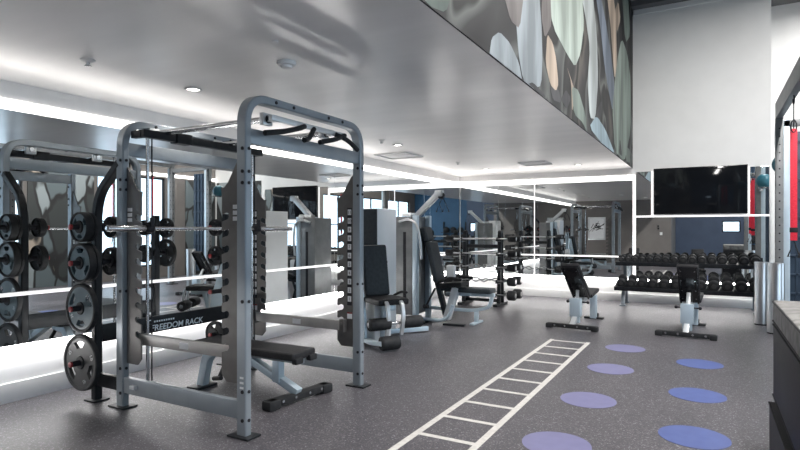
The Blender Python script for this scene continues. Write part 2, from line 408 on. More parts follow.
b = MB(); b.bx(XR - .03, XR, 12.25, 13.45, 0, 3.05, .003); tag(b.build('mural_panel', 'muralpanel'), 'abstract dark mural panel in the recess corner, reflected behind the rack', 'mural', 'dark mural panels on the window wall')
b = MB(); b.bx(2.4, 4.4, YREC - .03, YREC, 0, 3.05, .003); tag(b.build('mural_panel', 'muralpanel'), 'wide abstract dark mural on the recess end wall, reflected left of the rack plate', 'mural', 'dark mural panels on the window wall')

# the printed mural on the fascia: leaf shapes laid in the covering
MUR = [
('G',[(5.52,3.84),(5.7,3.56),(6.21,3.48),(6.56,3.45),(6.81,3.65),(6.99,3.98),(6.86,4.34),(6.5,4.7),(5.9,4.6)]),
('L',[(4.52,3.43),(4.44,3.15),(4.49,2.95),(4.59,2.8),(4.82,2.73),(5.07,2.87),(5.1,3.09),(5.07,3.35),(4.98,3.6),(4.75,3.9)]),
('L',[(3.81,2.7),(3.85,2.82),(3.99,2.9),(4.19,2.89),(4.39,2.81),(4.46,2.7),(4.15,2.69)]),
('B',[(5.38,3.29),(5.33,3.04),(5.48,2.91),(5.67,2.9),(5.75,2.98),(5.67,3.17),(5.55,3.27)]),
('P',[(6.86,4.34),(7.27,4.07),(7.52,3.81),(7.39,3.43),(7.52,3.07),(7.84,3.11),(8.01,3.58),(7.93,4.08),(7.57,4.62)]),
('S',[(8.07,4.6),(8.38,4.32),(8.7,3.92),(9.05,3.66),(9.35,3.49),(9.55,3.77),(9.24,4.18),(8.7,4.54),(8.38,4.68)]),
('B',[(8.87,5.05),(9.24,4.71),(9.43,4.35),(9.63,4.04),(9.84,4.34),(9.75,4.88),(9.43,5.26)]),
('G2',[(10.51,4.66),(10.05,4.21),(9.63,3.48),(9.84,2.95),(10.76,2.85),(11.56,3.49),(11.56,4.3),(11.12,4.62)]),
('A',[(7.65,2.79),(8.07,2.99),(8.7,2.93),(9.51,2.71),(8.54,2.71)]),
('G2',[(6.5,3.04),(6.6,2.8),(7.03,2.79),(7.22,2.7),(7.15,2.9),(6.81,3.07)]),
('B',[(6.21,3.21),(6.4,3.11),(6.44,2.82),(6.56,3.06)]),
('D',[(2.5,2.86),(2.73,2.74),(2.79,2.71),(2.97,2.76),(3.04,2.87),(2.85,3.1)]),
('W',[(4.1,3.27),(4.24,3.14),(4.44,3.15),(4.54,3.44),(4.35,3.8)]),
('K',[(5.95,2.83),(6.18,2.79),(6.34,2.92),(6.14,2.96)]),
('B',[(9.75,5.07),(9.92,4.81),(10.28,5.12),(10.05,5.3)]),
('K',[(5.48,2.85),(5.58,2.76),(5.87,2.79),(5.78,2.89)]),
('W',[(5.2,3.68),(5.16,3.45),(5.26,3.31),(5.48,3.49),(5.43,3.77)]),
('K',[(8.07,3.12),(7.93,2.94),(8.31,3.06),(8.38,3.29)]),
('K',[(4.76,2.71),(4.88,2.75),(5.2,2.73),(5.24,2.71)]),
('K',[(10.28,3.02),(10.51,2.78),(10.19,2.78)]),
('G2',[(11.06,2.99),(11.61,2.99),(11.61,2.78),(11.17,2.76)]),
('L',[(1.2,3.4),(1.6,2.8),(2.1,3.0),(2.0,3.6),(1.6,3.9)]), ('B',[(2.3,4.2),(2.6,3.6),(3.0,3.9),(2.8,4.5)]),
('G',[(3.2,4.6),(3.5,3.9),(3.9,4.1),(4.0,4.9),(3.6,5.3)]), ('P',[(.1,4.4),(.5,3.3),(.9,3.6),(.8,4.6)]),
('S',[(5.0,5.2),(5.5,4.7),(5.7,5.3),(5.4,5.7)]), ('A',[(7.2,5.5),(7.7,5.0),(8.1,5.4),(7.7,5.8)]), ('G2',[(10.6,5.7),(11.0,5.0),(11.6,5.3),(11.3,5.85)]),
]
keys = ['G', 'L', 'B', 'P', 'S', 'G2', 'A', 'D', 'W', 'K']
def smooth_poly(p, n=2):
    for _ in range(n):
        q = []
        for i in range(len(p)):
            a = p[i]; c = p[(i + 1) % len(p)]
            q += [(a[0] * .84 + c[0] * .16, a[1] * .84 + c[1] * .16), (a[0] * .16 + c[0] * .84, a[1] * .16 + c[1] * .84)]
        p = q
    return p
def blow(p, k):
    cy = sum(q[0] for q in p) / len(p); cz = sum(q[1] for q in p) / len(p)
    return [(cy + (a - cy) * k, cz + (c - cz) * k) for a, c in p]
b = MB(); b.bx(XE, XE + .012, YR - .15, YB - .002, ZC, ZH - .002, mi=0)
for i, (k, p) in enumerate(MUR):
    z = .0122 + .0002 * (i % 5)
    b.poly([(XE + z, min(YB - .01, q[0]), max(ZC + .004, q[1])) for q in smooth_poly(blow(p, 1.22), 1)], (.0012, 0, 0), 1 + keys.index(k))
tag(b.build('wall_mural', ['murbg'] + ['mur' + k for k in keys], smooth=False), 'abstract dark mural with pale elongated leaf shapes on the fascia above the ceiling edge', 'mural')

# mirrors -------------------------------------------------------------------
ZM0, ZM1, ZS = .462, 2.463, .905
def mirror_run(name, label, rects, axis, c0, parent_loc):
    t = thing(name, label, 'mirror', parent_loc)
    for a0, a1, z0, z1 in rects:
        q = MB(); g = .003
        if axis == 'x': q.bx(c0, c0 + .008, a0 + g, a1 - g, z0 + g, z1 - g, .0015)
        else: q.bx(a0 + g, a1 - g, c0 - .008, c0, z0 + g, z1 - g, .0015)
        q.build('mirror_panel', 'mirror', t, world=True, smooth=False)
    return t
ys = [YR, 1.4, 3.55, 5.35, 7.1, 8.8, 10.5, YB]
rl = []
for a, c in zip(ys, ys[1:]): rl += [(a, c, ZM0, ZS - .014), (a, c, ZS + .014, ZM1)]
mirror_run('wall_mirror', 'long wall of tall mirror panels on the left above a white base', rl, 'x', XL, (XL, 5, ZM0))
xs = [XL + .02, -4.2, -3.37, -1.37]
rb = []
for a, c in zip(xs, xs[1:]): rb += [(a, c, ZM0, ZS - .014), (a, c, ZS + .014, ZM1)]
mirror_run('wall_mirror', 'mirror panels on the back wall behind the barbell rack and inclined bench', rb, 'y', YB, (-3.2, YB, ZM0))
mirror_run('wall_mirror', 'mirror panels framing the television above the dumbbell rack', [(-1.31, XTV - .03, ZM0, 1.705), (-1.31, -1.03, 1.735, 2.62), (.64, XTV - .03, 1.735, 2.62)], 'y', YB, (-.2, YB, ZM0))
# lit trims
def strip(name, label, mb, m, cat='light strip'):
    return tag(mb.build(name, m), label, cat)
b = MB(); b.bx(XL, XL + .03, YR, YB - .03, ZM1, 2.547, .003); strip('light_strip', 'bright linear light along the top of the left wall mirrors', b, 'led')
b = MB(); b.bx(XL + .03, XE, YB - .03, YB, ZM1, 2.56, .003); strip('light_strip', 'bright linear light along the top of the back wall mirrors', b, 'led')
b = MB(); b.bx(XL, XL + .02, YR, YB - .02, ZS - .012, ZS + .012, .003); strip('light_trim', 'thin white lit trim crossing the left mirrors at hip height', b, 'trimled', 'trim')
b = MB(); b.bx(XL + .02, -1.37, YB - .02, YB, ZS - .012, ZS + .012, .003); strip('light_trim', 'thin white lit trim crossing the back mirrors at hip height', b, 'trimled', 'trim')
b = MB(); b.bx(-1.365, -1.315, YB - .022, YB, ZM0, ZM1 + .1, .004); strip('light_trim', 'upright white lit trim between the back mirrors and television wall', b, 'trimled', 'trim')
b = MB(); b.bx(-1.31, XTV - .03, YB - .022, YB, 1.705, 1.735, .004); strip('light_trim', 'thin white lit trim running under the television', b, 'trimled', 'trim')
for x, l in ((-1.0, 'short upright white trim at the left edge of the television'), (.625, 'short upright white trim at the right edge of the television')):
    b = MB(); b.bx(x - .018, x + .012, YB - .02, YB, 1.735, 2.62, .003); strip('light_trim', l, b, 'trimled', 'trim')
b = MB(); b.bx(XTV - .03, XTV, YB - .022, YB, ZM0, 2.62, .004); struct('trim_3', b, 'skirt')
for x, l in ((-3.372, 'slim upright white joint between the two widest back mirrors'),):
    b = MB(); b.bx(x - .01, x + .01, YB - .014, YB, ZM0, ZM1, .003); strip('light_trim', l, b, 'trimled', 'trim')
b = MB(); b.bx(XL, XL + .08, YR, YB - .08, ZM0 - .03, ZM0, .004); strip('base_fill_ledge', 'glowing fill ledge added under the left mirrors to brighten the base', b, 'basefill')  # added light source, only there to lift the white base panel
b = MB(); b.bx(XL + .08, XTV, YB - .08, YB, ZM0 - .03, ZM0, .004); strip('base_fill_ledge', 'glowing fill ledge added under the back mirrors to brighten the base', b, 'basefill')

b = MB(); b.bx(XR - .05, XR, 7.4, YREC, 3.1, 3.19, .004); strip('light_strip', 'bright linear light high on the window wall, reflected in the left mirrors', b, 'led')
# television
t = thing('television', 'large black wall television above the dumbbell rack', 'television', (-.17, YB - .07, 1.76))
b = MB(); b.bx(-.975, .605, YB - .075, YB - .022, 1.755, 2.66, .008); b.bx(-.5, .2, YB - .024, YB, 1.95, 2.4); b.build('bezel', 'blackgloss', t, True)
b = MB(); b.bx(-.96, .59, YB - .078, YB - .07, 1.775, 2.645, .002); b.build('screen', 'screen', t, True)

# ceiling fittings ------------------------------------------------------------
def downlight(x, y, label):
    t = thing('downlight', label, 'ceiling light', (x, y, ZC), group='recessed ceiling downlights')
    q = MB(); q.lathe([(.05, -.001), (.075, -.002), (.078, -.008), (.062, -.012), (.05, -.004)], (0, 0, 0), (0, 0, 1), 28); q.build('trim_ring', 'white', t)
    q = MB(); q.lathe([(0, -.004), (.05, -.004), (.05, -.0005), (0, -.0005)], (0, 0, 0), (0, 0, 1), 24); q.build('lens', 'lamp', t)
    L = bpy.data.lights.new('downlight_beam', 'SPOT'); L.energy = 42; L.spot_size = math.radians(118); L.spot_blend = .7; L.shadow_soft_size = .06; L.color = (1, .93, .86)
    o = bpy.data.objects.new('lamp_beam', L); COL.objects.link(o); o.parent = t; o.location = (0, 0, -.03)
downlight(-4.0, 3.4, 'recessed ceiling downlight directly above the squat rack')
downlight(-4.0, 7.09, 'recessed ceiling downlight above the leg machine beyond the rack')
downlight(-4.0, 10.75, 'recessed ceiling downlight above the barbell rack by the back mirrors')
downlight(-4.0, .2, 'recessed ceiling downlight near the rear wall, seen only in mirrors')
downlight(-2.2, .9, 'recessed downlight near the ceiling edge by the rear wall')
downlight(-2.2, 10.9, 'recessed ceiling downlight near the mural end of back wall')
def sprinkler(x, y, label, r=.045):
    t = thing('sprinkler', label, 'sprinkler', (x, y, ZC + .001), group='ceiling sprinklers')
    q = MB(); q.lathe([(0, 0), (r, 0), (r * 1.05, -.006), (r * .6, -.016), (.012, -.018), (.012, -.04), (0, -.04)], (0, 0, 0), (0, 0, 1), 24); q.build('escutcheon', 'white', t)
    q = MB(); q.lathe([(0, -.04), (.022, -.042), (.024, -.046), (0, -.048)], (0, 0, 0), (0, 0, 1), 16)
    q.tube([(.012, 0, -.02), (.02, 0, -.03), (.01, 0, -.041)], .003, 6); q.tube([(-.012, 0, -.02), (-.02, 0, -.03), (-.01, 0, -.041)], .003, 6); q.build('deflector', 'chrome', t)
sprinkler(-3.99, 2.44, 'small ceiling sprinkler nearest the camera above the left mirrors', .05)
sprinkler(-3.98, 6.6, 'small ceiling sprinkler beside the downlight beyond the rack')
sprinkler(-4.05, 9.43, 'small ceiling sprinkler above the reclined press seat')
t = thing('smoke_detector', 'round white smoke detector on the ceiling in front of the rack top', 'smoke detector', (-2.75, 3.19, ZC))
b = MB(); b.lathe([(0, 0), (.07, 0), (.073, -.012), (.066, -.026), (.045, -.03), (.04, -.045), (.015, -.05), (0, -.05)], (0, 0, 0), (0, 0, 1), 32); b.build('housing', 'white', t)
b = MB(); b.lathe([(.041, -.032), (.0415, -.036), (.0405, -.043), (.039, -.043)], (0, 0, 0), (0, 0, 1), 32); b.build('slot_ring', 'ink', t)
b = MB(); b.lathe([(0, 0), (.02, 0), (.022, -.004), (.018, -.01), (0, -.012)], (-2.51, 2.8, ZC), (0, 0, 1), 20); tag(b.build('ceiling_sensor', 'white'), 'tiny white round sensor on the ceiling beside the smoke detector', 'sensor')
def vent(x, y, s, label):
    t = thing('ceiling_vent', label, 'vent', (x, y, ZC), group='square ceiling vents')
    q = MB(); q.sweep([(-s, -s, -.004), (s, -s, -.004), (s, s, -.004), (-s, s, -.004)], rect(.03, .008, .002), 0, (0, 0, 1), True)
    for k in range(4): r = s * (.8 - .2 * k); q.box((0, 0, -.003 - .002 * k), (2 * r, 2 * r, .004), .001)
    q.build('diffuser', 'skirt', t)
vent(-4.55, 8.1, .3, 'square ceiling vent close to the left wall light strip')
vent(-2.85, 10.27, .25, 'square ceiling vent near the back wall light strip')

# floor markings --------------------------------------------------------------
b = MB(); lx0, lx1, ly0, ly1 = -1.855, -1.345, 2.05, 7.42; w = .05
b.bx(lx0, lx0 + w, ly0, ly1, 0, .002); b.bx(lx1 - w, lx1, ly0, ly1, 0, .002)
k = 0; y = 7.36
while y > ly0: b.bx(lx0 + w, lx1 - w, y - .024, y + .024, 0, .002); y -= .4265
tag(b.build('agility_ladder_marking', 'ladder', smooth=False), 'white agility ladder marked on the dark floor', 'floor marking')
def dot(x, y, m, label, r=.228):
    q = MB(); q.lathe([(0, 0), (r, 0), (r, .002), (0, .002)], (x, y, 0), (0, 0, 1), 64)
    tag(q.build('floor_circle', m), label, 'floor marking', 'coloured circles on the gym floor')
for i, (y, s) in enumerate(((3.80, 'closest to the camera'), (4.92, 'second from the camera'), (6.13, 'third from the camera'), (7.28, 'farthest, near the bench feet'))):
    dot(-.91, y, 'purple', 'lilac circle on the floor beside the ladder, ' + s)
for i, (y, s) in enumerate(((4.40, 'closest to the camera'), (5.53, 'middle of its row of three'), (6.83, 'farthest, before the upright bench'))):
    dot(-.10, y, 'bluedot', 'blue circle on the floor in the outer row, ' + s)

# ---------------------------------------------------------------- the rack
X1, X2, Y0, Y1, HT = -4.215, -2.86, 2.87, 4.32, 2.365
rack = thing('squat_rack', 'large silver-blue squat rack with sliding bar in front of the left mirrors', 'squat rack', ((X1 + X2) / 2, (Y0 + Y1) / 2, 0))
def rp(name, q, m, parent=None): return q.build(name, m, parent or rack, True)
for X, HT in ((X1, 2.335), (X2, 2.395)):
    pts = fillet([(X, Y0, .012), (X, Y0, HT), (X, Y1, HT), (X, Y1, .012)], .2, 10)
    q = MB(); q.sweep(pts, rect(.09, .06, .008), 0, (1, 0, 0))
    # bolt heads up the posts and along the top tube
    for yy, d in ((Y0, -1), (Y1, 1)):
        for z in (.12, .32, .95, 1.78, 1.86, 2.02):
            q.cyl((X + .016, yy - .03, z), (X + .016, yy - .036, z), .013, seg=10, mi=1)
            q.cyl((X + .045, yy, z), (X + .051, yy, z), .012, seg=10, mi=1)
    for yy in (3.15, 3.35, 3.8, 4.0): q.cyl((X + .045, yy, HT), (X + .051, yy, HT), .013, seg=10, mi=1)
    rp('hoop_frame', q, ['silver', 'ink'])
    for yy in (Y0, Y1):
        q = MB(); q.box((X, yy, .007), (.2, .13, .014), .004); rp('foot_plate', q, 'black')
# cross bars on both hoops
for X in (X1, X2):
    q = MB(); q.bx(X - .03, X + .03, Y0 + .03, Y1 - .03, 2.06, 2.17, .008); rp('upper_crossbar', q, 'silver')
# bottom and lower rails across
for yy in (Y0, Y1):
    q = MB(); q.bx(X1 + .04, X2 - .04, yy - .022, yy + .022, .12, .25, .008); rp('bottom_rail', q, 'silver')
# top tubes tying the two hoops
for yy in (3.13, 3.84):
    q = MB(); q.cyl((X1, yy, 2.275), (X2 + .01, yy, 2.275), .024, seg=16)
    tube = rp('top_tube', q, 'chrome')
    for xx in (X2 - .035, X1 + .035):
        q = MB(); q.box((xx, yy, 2.275), (.04, .1, .09), .006); rp('clamp_block', q, 'silver2', tube)
    q = MB(); q.cyl((X2 - .016, yy, 2.275), (X2 + .012, yy, 2.275), .03, seg=18); rp('end_cap', q, 'ink', tube)
# pull-up grips
for pts in ([(-2.74, 2.95, 2.135), (-2.73, 3.15, 2.175), (-2.76, 3.36, 2.235), (-2.79, 3.45, 2.265)],
            [(-2.72, 3.36, 2.14), (-2.74, 3.44, 2.16), (-2.79, 3.57, 2.265)],
            [(-2.74, 3.58, 2.155), (-2.73, 3.78, 2.205), (-2.79, 4.0, 2.275)],
            [(-2.79, 3.86, 2.265), (-2.74, 3.97, 2.23), (-2.72, 4.1, 2.155)]):
    q = MB(); q.tube(fillet(pts, .06, 5), .02, 12); rp('pull_up_grip', q, 'rubber')
q = MB(); q.bx(-2.825, -2.79, 3.08, 4.02, 2.255, 2.295, .006); q.box((-2.83, 3.13, 2.275), (.06, .05, .05), .005); q.box((-2.83, 3.84, 2.275), (.06, .05, .05), .005); rp('grip_mount', q, 'silver2')
# upper guide beam and its rods
q = MB(); q.bx(-4.06, -4.0, Y0 + .04, Y1 - .04, 2.205, 2.27, .006); q.box((-4.1, 2.93, 2.235), (.12, .05, .06), .004); q.box((-4.1, 4.25, 2.235), (.12, .05, .06), .004)
q.box((-4.03, 3.3, 2.24), (.1, .16, .09), .01); gb = rp('guide_beam', q, 'black')
for yy in (2.965, 4.15):
    q = MB(); q.cyl((-4.03, yy, .2), (-4.03, yy, 2.21), .0135, seg=14); rod = rp('guide_rod', q, 'chrome')
    yo = yy + .04; q = MB(); q.cyl((-4.03, yo, .2), (-4.03, yo, 2.21), .006, seg=10); rp('counter_cable', q, 'ink', rod)
    q = MB(); q.box((-4.03, (yy + (Y0 if yy < 3.5 else Y1)) / 2, .19), (.06, abs(yy - (Y0 if yy < 3.5 else Y1)) + .1, .03), .004); rp('rod_bracket', q, 'silver2', rod)
# sliding bar
zb = 1.462; xb = -3.985
q = MB(); q.cyl((xb, 2.9, zb), (xb, 4.25, zb), .0145, seg=16); sb = rp('smith_bar', q, 'chrome')
for a, c in ((2.585, 2.93), (4.21, 4.70)):
    q = MB(); q.cyl((xb, a, zb), (xb, c, zb), .025, seg=20, bev=.004); rp('bar_sleeve', q, 'chrome', sb)
for yy in (2.95, 4.17):
    q = MB(); q.lathe([(0, -.03), (.034, -.03), (.036, -.02), (.036, .02), (.034, .03), (0, .03)], (xb, yy, zb), (0, 1, 0), 20); q.box((-4.02, yy + .01, zb), (.06, .05, .1), .008); q.box((xb + .03, yy, zb + .05), (.02, .03, .08), .005); rp('slide_collar', q, 'ink', sb)
# notched plates
def notch_plate(px, sgn, yy, ydir):
    """plate in the X-Z plane starting at post face px and reaching sgn*.165 into the rack"""
    W = .185; z0, z1 = .36, 1.97
    out = [(0, z0), (W * .75, z0), (W, z0 + .05)]
    z = .60
    while z < 1.66:
        out += [(W, z - .035), (W - .012, z - .03), (W - .06, z - .016), (W - .074, z + .004), (W - .068, z + .026), (W - .045, z + .034), (W - .01, z + .02), (W, z + .026)]
        z += .118
    out += [(W, 1.70), (W + .008, 1.76), (W - .02, 1.755), (W - .06, 1.79), (.03, z1 - .03), (0, z1)]
    q = MB(); q.poly([(px + sgn * a, yy - .006, c) for a, c in out], (0, .012, 0))
    p = rp('notch_plate', q, 'greybrown')
    return p
n11 = notch_plate(X1 + .04, 1, Y0 + .012, 1); n12 = notch_plate(X2 - .04, -1, Y0 + .012, 1)
n21 = notch_plate(X1 + .04, 1, Y1 - .012, -1); n22 = notch_plate(X2 - .04, -1, Y1 - .012, -1)
# number stickers on the far plates, plain stickers on the near ones
for par, px, sgn in ((n22, X2 - .04, -1), (n21, X1 + .04, 1)):
    yy = Y1 - .0185; z = 1.62; xc = px + sgn * .045
    q = MB(); q.bx(xc - .026, xc + .026, yy - .001, yy, .745, 1.655, mi=0)
    for k in range(11): q.bx(xc - .02, xc + .02, yy - .0016, yy - .001, z - .03, z + .022, mi=1); z -= .081
    st = rp('number_strip', q, ['ink', 'sticker'], par)
    q = MB(); z = 1.62
    for k in range(11):
        me = text_mesh(str(11 - k), .042, .0004, ax='CENTER'); add_mesh(q, me, frame((xc, yy - .002, z - .019), (1, 0, 0), (0, 0, 1))); z -= .081
    rp('number_lettering', q, 'ink', st)
    q = MB(); q.bx(xc - .026, xc + .03, yy - .001, yy, .62, .68, mi=0); q.bx(xc - .026, xc + .03, yy - .0013, yy - .001, .667, .68, mi=1); rp('warning_sticker', q, ['sticker', 'red'], par)
for par, px, sgn in ((n12, X2 - .04, -1), (n11, X1 + .04, 1)):
    xc = px + sgn * .045; yy = Y0 + .0055
    for k in range(3):
        q = MB(); q.bx(xc - .028, xc + .03, yy - .001, yy, 1.6 - .042 * k, 1.63 - .042 * k); rp('plain_sticker', q, 'sticker', par)
for k in range(3):
    q = MB(); q.bx(X2 - .01, X2 + .025, Y0 - .0312, Y0 - .03, .34 + .035 * k, .355 + .035 * k); rp('post_sticker', q, 'sticker')
# safety arms
for yy, zz in ((Y0 + .06, .56), (Y1 - .06, .56)):
    q = MB(); q.bx(X1 + .13, X2 - .13, yy - .02, yy + .02, zz - .045, zz + .045, .008); sa = rp('safety_arm', q, 'armgrey')
    for x in (X1 + .13, X2 - .13):
        q = MB(); q.box((x, yy, zz), (.05, .055, .12), .006); q.cyl((x, yy - .04, zz + .02), (x, yy + .04, zz + .02), .012, seg=10); rp('arm_bracket', q, 'greybrown', sa)
    q = MB(); q.bx((X1 + X2) / 2 - .04, (X1 + X2) / 2 + .06, yy - .0212, yy - .02, zz - .025, zz + .025); rp('arm_sticker', q, 'sticker', sa)
# plate storage towers at the wall side
XS = -4.565
for yy in (Y0, Y1):
    pts = fillet([(XS, yy, .012), (XS, yy, 1.60), (XS + .06, yy, 1.78), (X1 - .03, yy, 2.0)], .22, 8) if yy == Y0 else [(XS, yy, .012), (XS, yy, 1.62)]
    q = MB(); q.sweep(pts, rect(.07, .065, .01), 0, (0, 1, 0)); st = rp('storage_upright', q, 'black')
    q = MB(); q.box((XS, yy, .007), (.15, .14, .014), .004); rp('foot_pad', q, 'black', st)
    q = MB(); q.bx(XS + .03, X1 - .04, yy - .022, yy + .022, .13, .24, .006); rp('lower_brace', q, 'black', st)
    for z in (1.475, 1.176, .80, .348):
        for d in ((-1, 1) if z > 1 else (-1,)):
            q = MB(); q.cyl((XS, yy + d * .03, z), (XS, yy + d * .215, z), .0235, seg=18); q.cyl((XS, yy + d * .03, z), (XS, yy + d * .05, z), .04, seg=18); h = rp('plate_horn', q, 'ink', st)
            q = MB(); q.cyl((XS, yy + d * .215, z), (XS, yy + d * .232, z), .0242, seg=18, bev=.004); rp('red_horn_tip', q, 'red', st)
q = MB(); q.bx(XS - .02, XS + .02, Y0 + .033, Y1 - .033, .49, .64, .008); nb = rp('name_beam', q, 'black')
q = MB(); me = text_mesh('FREEDOM RACK', .078, .0006, .12, .0012)
mx = frame((XS + .021, 3.375, .507), (0, 1, 0), (0, 0, 1)) @ Matrix.Diagonal((1.06, 1.0, 1, 1)); add_mesh(q, me, mx)
for k in range(9): q.box((XS + .0212, 3.42 + .026 * k, .592), (.0012, .017, .016), .0003)
q.sweep(arc((XS + .021, 3.372, .59), .02, -1.2, 2.4, 10, (0, 1, 0), (0, 0, 1)), rect(.0015, .008, .0005), 0, (1, 0, 0))
rp('beam_lettering', q, 'lettering', nb)

# weight plates --------------------------------------------------------------
def circ(r, n=40, c=(0, 0), a0=0): return [(c[0] + r * math.cos(a0 + 2 * PI * k / n), c[1] + r * math.sin(a0 + 2 * PI * k / n)) for k in range(n)]
def grip_hole(R, a):
    """kidney hole centred at angle a"""
    out = []
    for k in range(9): t = a - .42 + .84 * k / 8; out.append((R * .76 * math.cos(t), R * .76 * math.sin(t)))
    for k in range(7): t = a + .30 - .60 * k / 6; out.append((R * .5 * math.cos(t), R * .5 * math.sin(t)))
    return out
def make_plate(name, R, T, face, label, loc, rz=0.0, rim_m='rubber', numbers=None, spin=.3):
    """disc standing in the X-Z plane, its face towards -Y"""
    t = thing(name, label, 'weight plate', loc, rz, 'weight plates on the squat rack')
    holes = [grip_hole(R, spin + PI / 2 + k * 2 * PI / 3) for k in range(3)]
    FR = frame((0, 0, 0), (1, 0, 0), (0, 0, 1))
    q = MB(); me = shape2d([circ(R * .9, 56), circ(.0265, 24)] + holes, T * .3); add_mesh(q, me, FR); q.build('plate_body', face, t)
    q = MB(); h = T / 2
    q.lathe([(R * .86, -h * .7), (R * .9, -h * .95), (R * .95, -h), (R * .985, -h * .85), (R, -h * .5), (R, h * .5), (R * .985, h * .85), (R * .95, h), (R * .9, h * .95), (R * .86, h * .7), (R * .86, -h * .7)], (0, 0, 0), (0, 1, 0), 56); q.build('rim', rim_m, t)
    q = MB(); q.lathe([(.0255, -h), (.05, -h), (.054, -h * .7), (.054, h * .7), (.05, h), (.0255, h), (.0255, -h)], (0, 0, 0), (0, 1, 0), 32); q.build('hub', rim_m, t)
    if numbers:
        q = MB()
        for s_, a in numbers:
            me = text_mesh(s_, R * .19, .0006, ax='CENTER'); ca, sa = math.cos(a), math.sin(a)
            rr = R * .62; o = Vector((rr * ca, -T * .3 - .0008, rr * sa))
            add_mesh(q, me, frame(o, (sa, 0, -ca), (ca, 0, sa)))
        q.build('lettering', 'mark', t)
    return t
yF = Y0 - .128
make_plate('weight_plate', .235, .045, 'plategrey', 'largest dark grey weight plate, lowest on the near storage column', (XS, yF, .348 - .0), 0, 'rubber', [('45', -PI / 2 + .35), ('45', PI * .86), ('LB', .35)], spin=.12)
make_plate('weight_plate', .205, .045, 'plateteal', 'blue-grey weight plate second from the floor on the near storage column', (XS, yF, .80), 0, 'rubber', [('35', PI / 2 - .75), ('35', -2.6)], spin=PI)
make_plate('weight_plate', .165, .06, 'plateteal', 'blue-grey weight plate with three holes, second from top of near column', (XS, yF, 1.176), spin=.0)
make_plate('weight_plate', .125, .07, 'plateteal', 'small thick blue-grey weight plate, topmost facing the camera on near column', (XS, yF, 1.475), spin=PI)
make_plate('weight_plate', .165, .03, 'rubber', 'black weight plate hidden behind the second blue-grey plate of near column', (XS, yF + .048, 1.176))
make_plate('weight_plate', .125, .03, 'rubber', 'black small weight plate just behind the topmost near blue-grey plate', (XS, yF + .053, 1.475))
make_plate('weight_plate', .095, .06, 'rubber', 'small black plate at bar height behind the near storage upright', (XS, Y0 + .14, 1.475))
make_plate('weight_plate', .125, .06, 'rubber', 'black plate behind the near storage upright, just below bar height', (XS, Y0 + .14, 1.176))
yB = Y1 - .145
make_plate('weight_plate', .138, .045, 'rubber', 'dark plate low on the far storage column behind the notched plate', (XS, yB, .348))
make_plate('weight_plate', .105, .05, 'rubber', 'small black plate with red horn tip on the far storage column', (XS, yB, 1.176))
make_plate('weight_plate', .09, .05, 'rubber', 'small black plate at bar height on the far storage column', (XS, yB, 1.475))
make_plate('weight_plate', .165, .05, 'rubber', 'black plate beyond the far storage upright, reflected under the bar', (XS, Y1 + .14, 1.176))
make_plate('weight_plate', .12, .05, 'rubber', 'black plate beyond the far storage upright, reflected beside the guide rod', (XS, Y1 + .14, 1.475))

# flat bench in the rack -----------------------------------------------------
t = thing('flat_bench', 'black padded flat bench with silver legs inside the squat rack', 'bench', (-3.5, 3.62, 0))
q = MB(); q.box((-3.51, 3.62, .42), (1.17, .30, .065), .022, seg=3); pad = q.build('bench_pad', 'vinyl', t, True)
for y in (3.53, 3.71):
    q = MB(); q.box((-2.925, y, .385), (.05, .09, .05), .01); q.build('pad_corner', 'rubber', pad, True)
q = MB(); q.bar((-4.0, 3.62, .365), (-2.95, 3.62, .365), .06, .05); q.build('spine_tube', 'silver', t, True)
q = MB(); q.box((-3.22, 3.63, .255), (.075, .075, .2), .008); q.bar((-3.6, 3.62, .35), (-3.02, 3.66, .085), .075, .06); q.build('front_leg', 'ltblue', t, True)
q = MB(); q.sweep(fillet([(-3.75, 3.62, .36), (-4.03, 3.6, .34), (-4.1, 3.59, .012)], .12, 6), rect(.075, .09, .008), 0, (0, 1, 0)); q.build('rear_leg', 'ltblue', t, True)
q = MB(); q.box((-4.1, 3.59, .012), (.14, .24, .024), .006); q.build('rear_foot', 'black', t, True)
r = Matrix.Rotation(math.radians(-7), 3, 'Z')
q = MB(); q.box((-3.05, 3.70, .05), (.085, .68, .06), .012, r); q.box((-3.05 - .037, 3.40, .04), (.11, .12, .08), .02, r); q.box((-3.05 + .037, 4.0, .04), (.11, .12, .08), .02, r); ft = q.build('front_foot', 'rubber', t, True)
for k in (-.22, -.08, .08, .22):
    q = MB(); q.cyl((-3.01 + k * .12, 3.70 + k, .055), (-3.001 + k * .12, 3.70 + k - .002, .055), .012, seg=10); q.build('foot_bolt', 'chrome', ft, True)
q = MB(); q.cyl((-3.85, 3.5, .13), (-3.72, 3.46, .16), .02, seg=14); q.bar((-3.78, 3.5, .15), (-3.78, 3.62, .34), .03, .03); q.build('transport_handle', 'rubber', t, True)

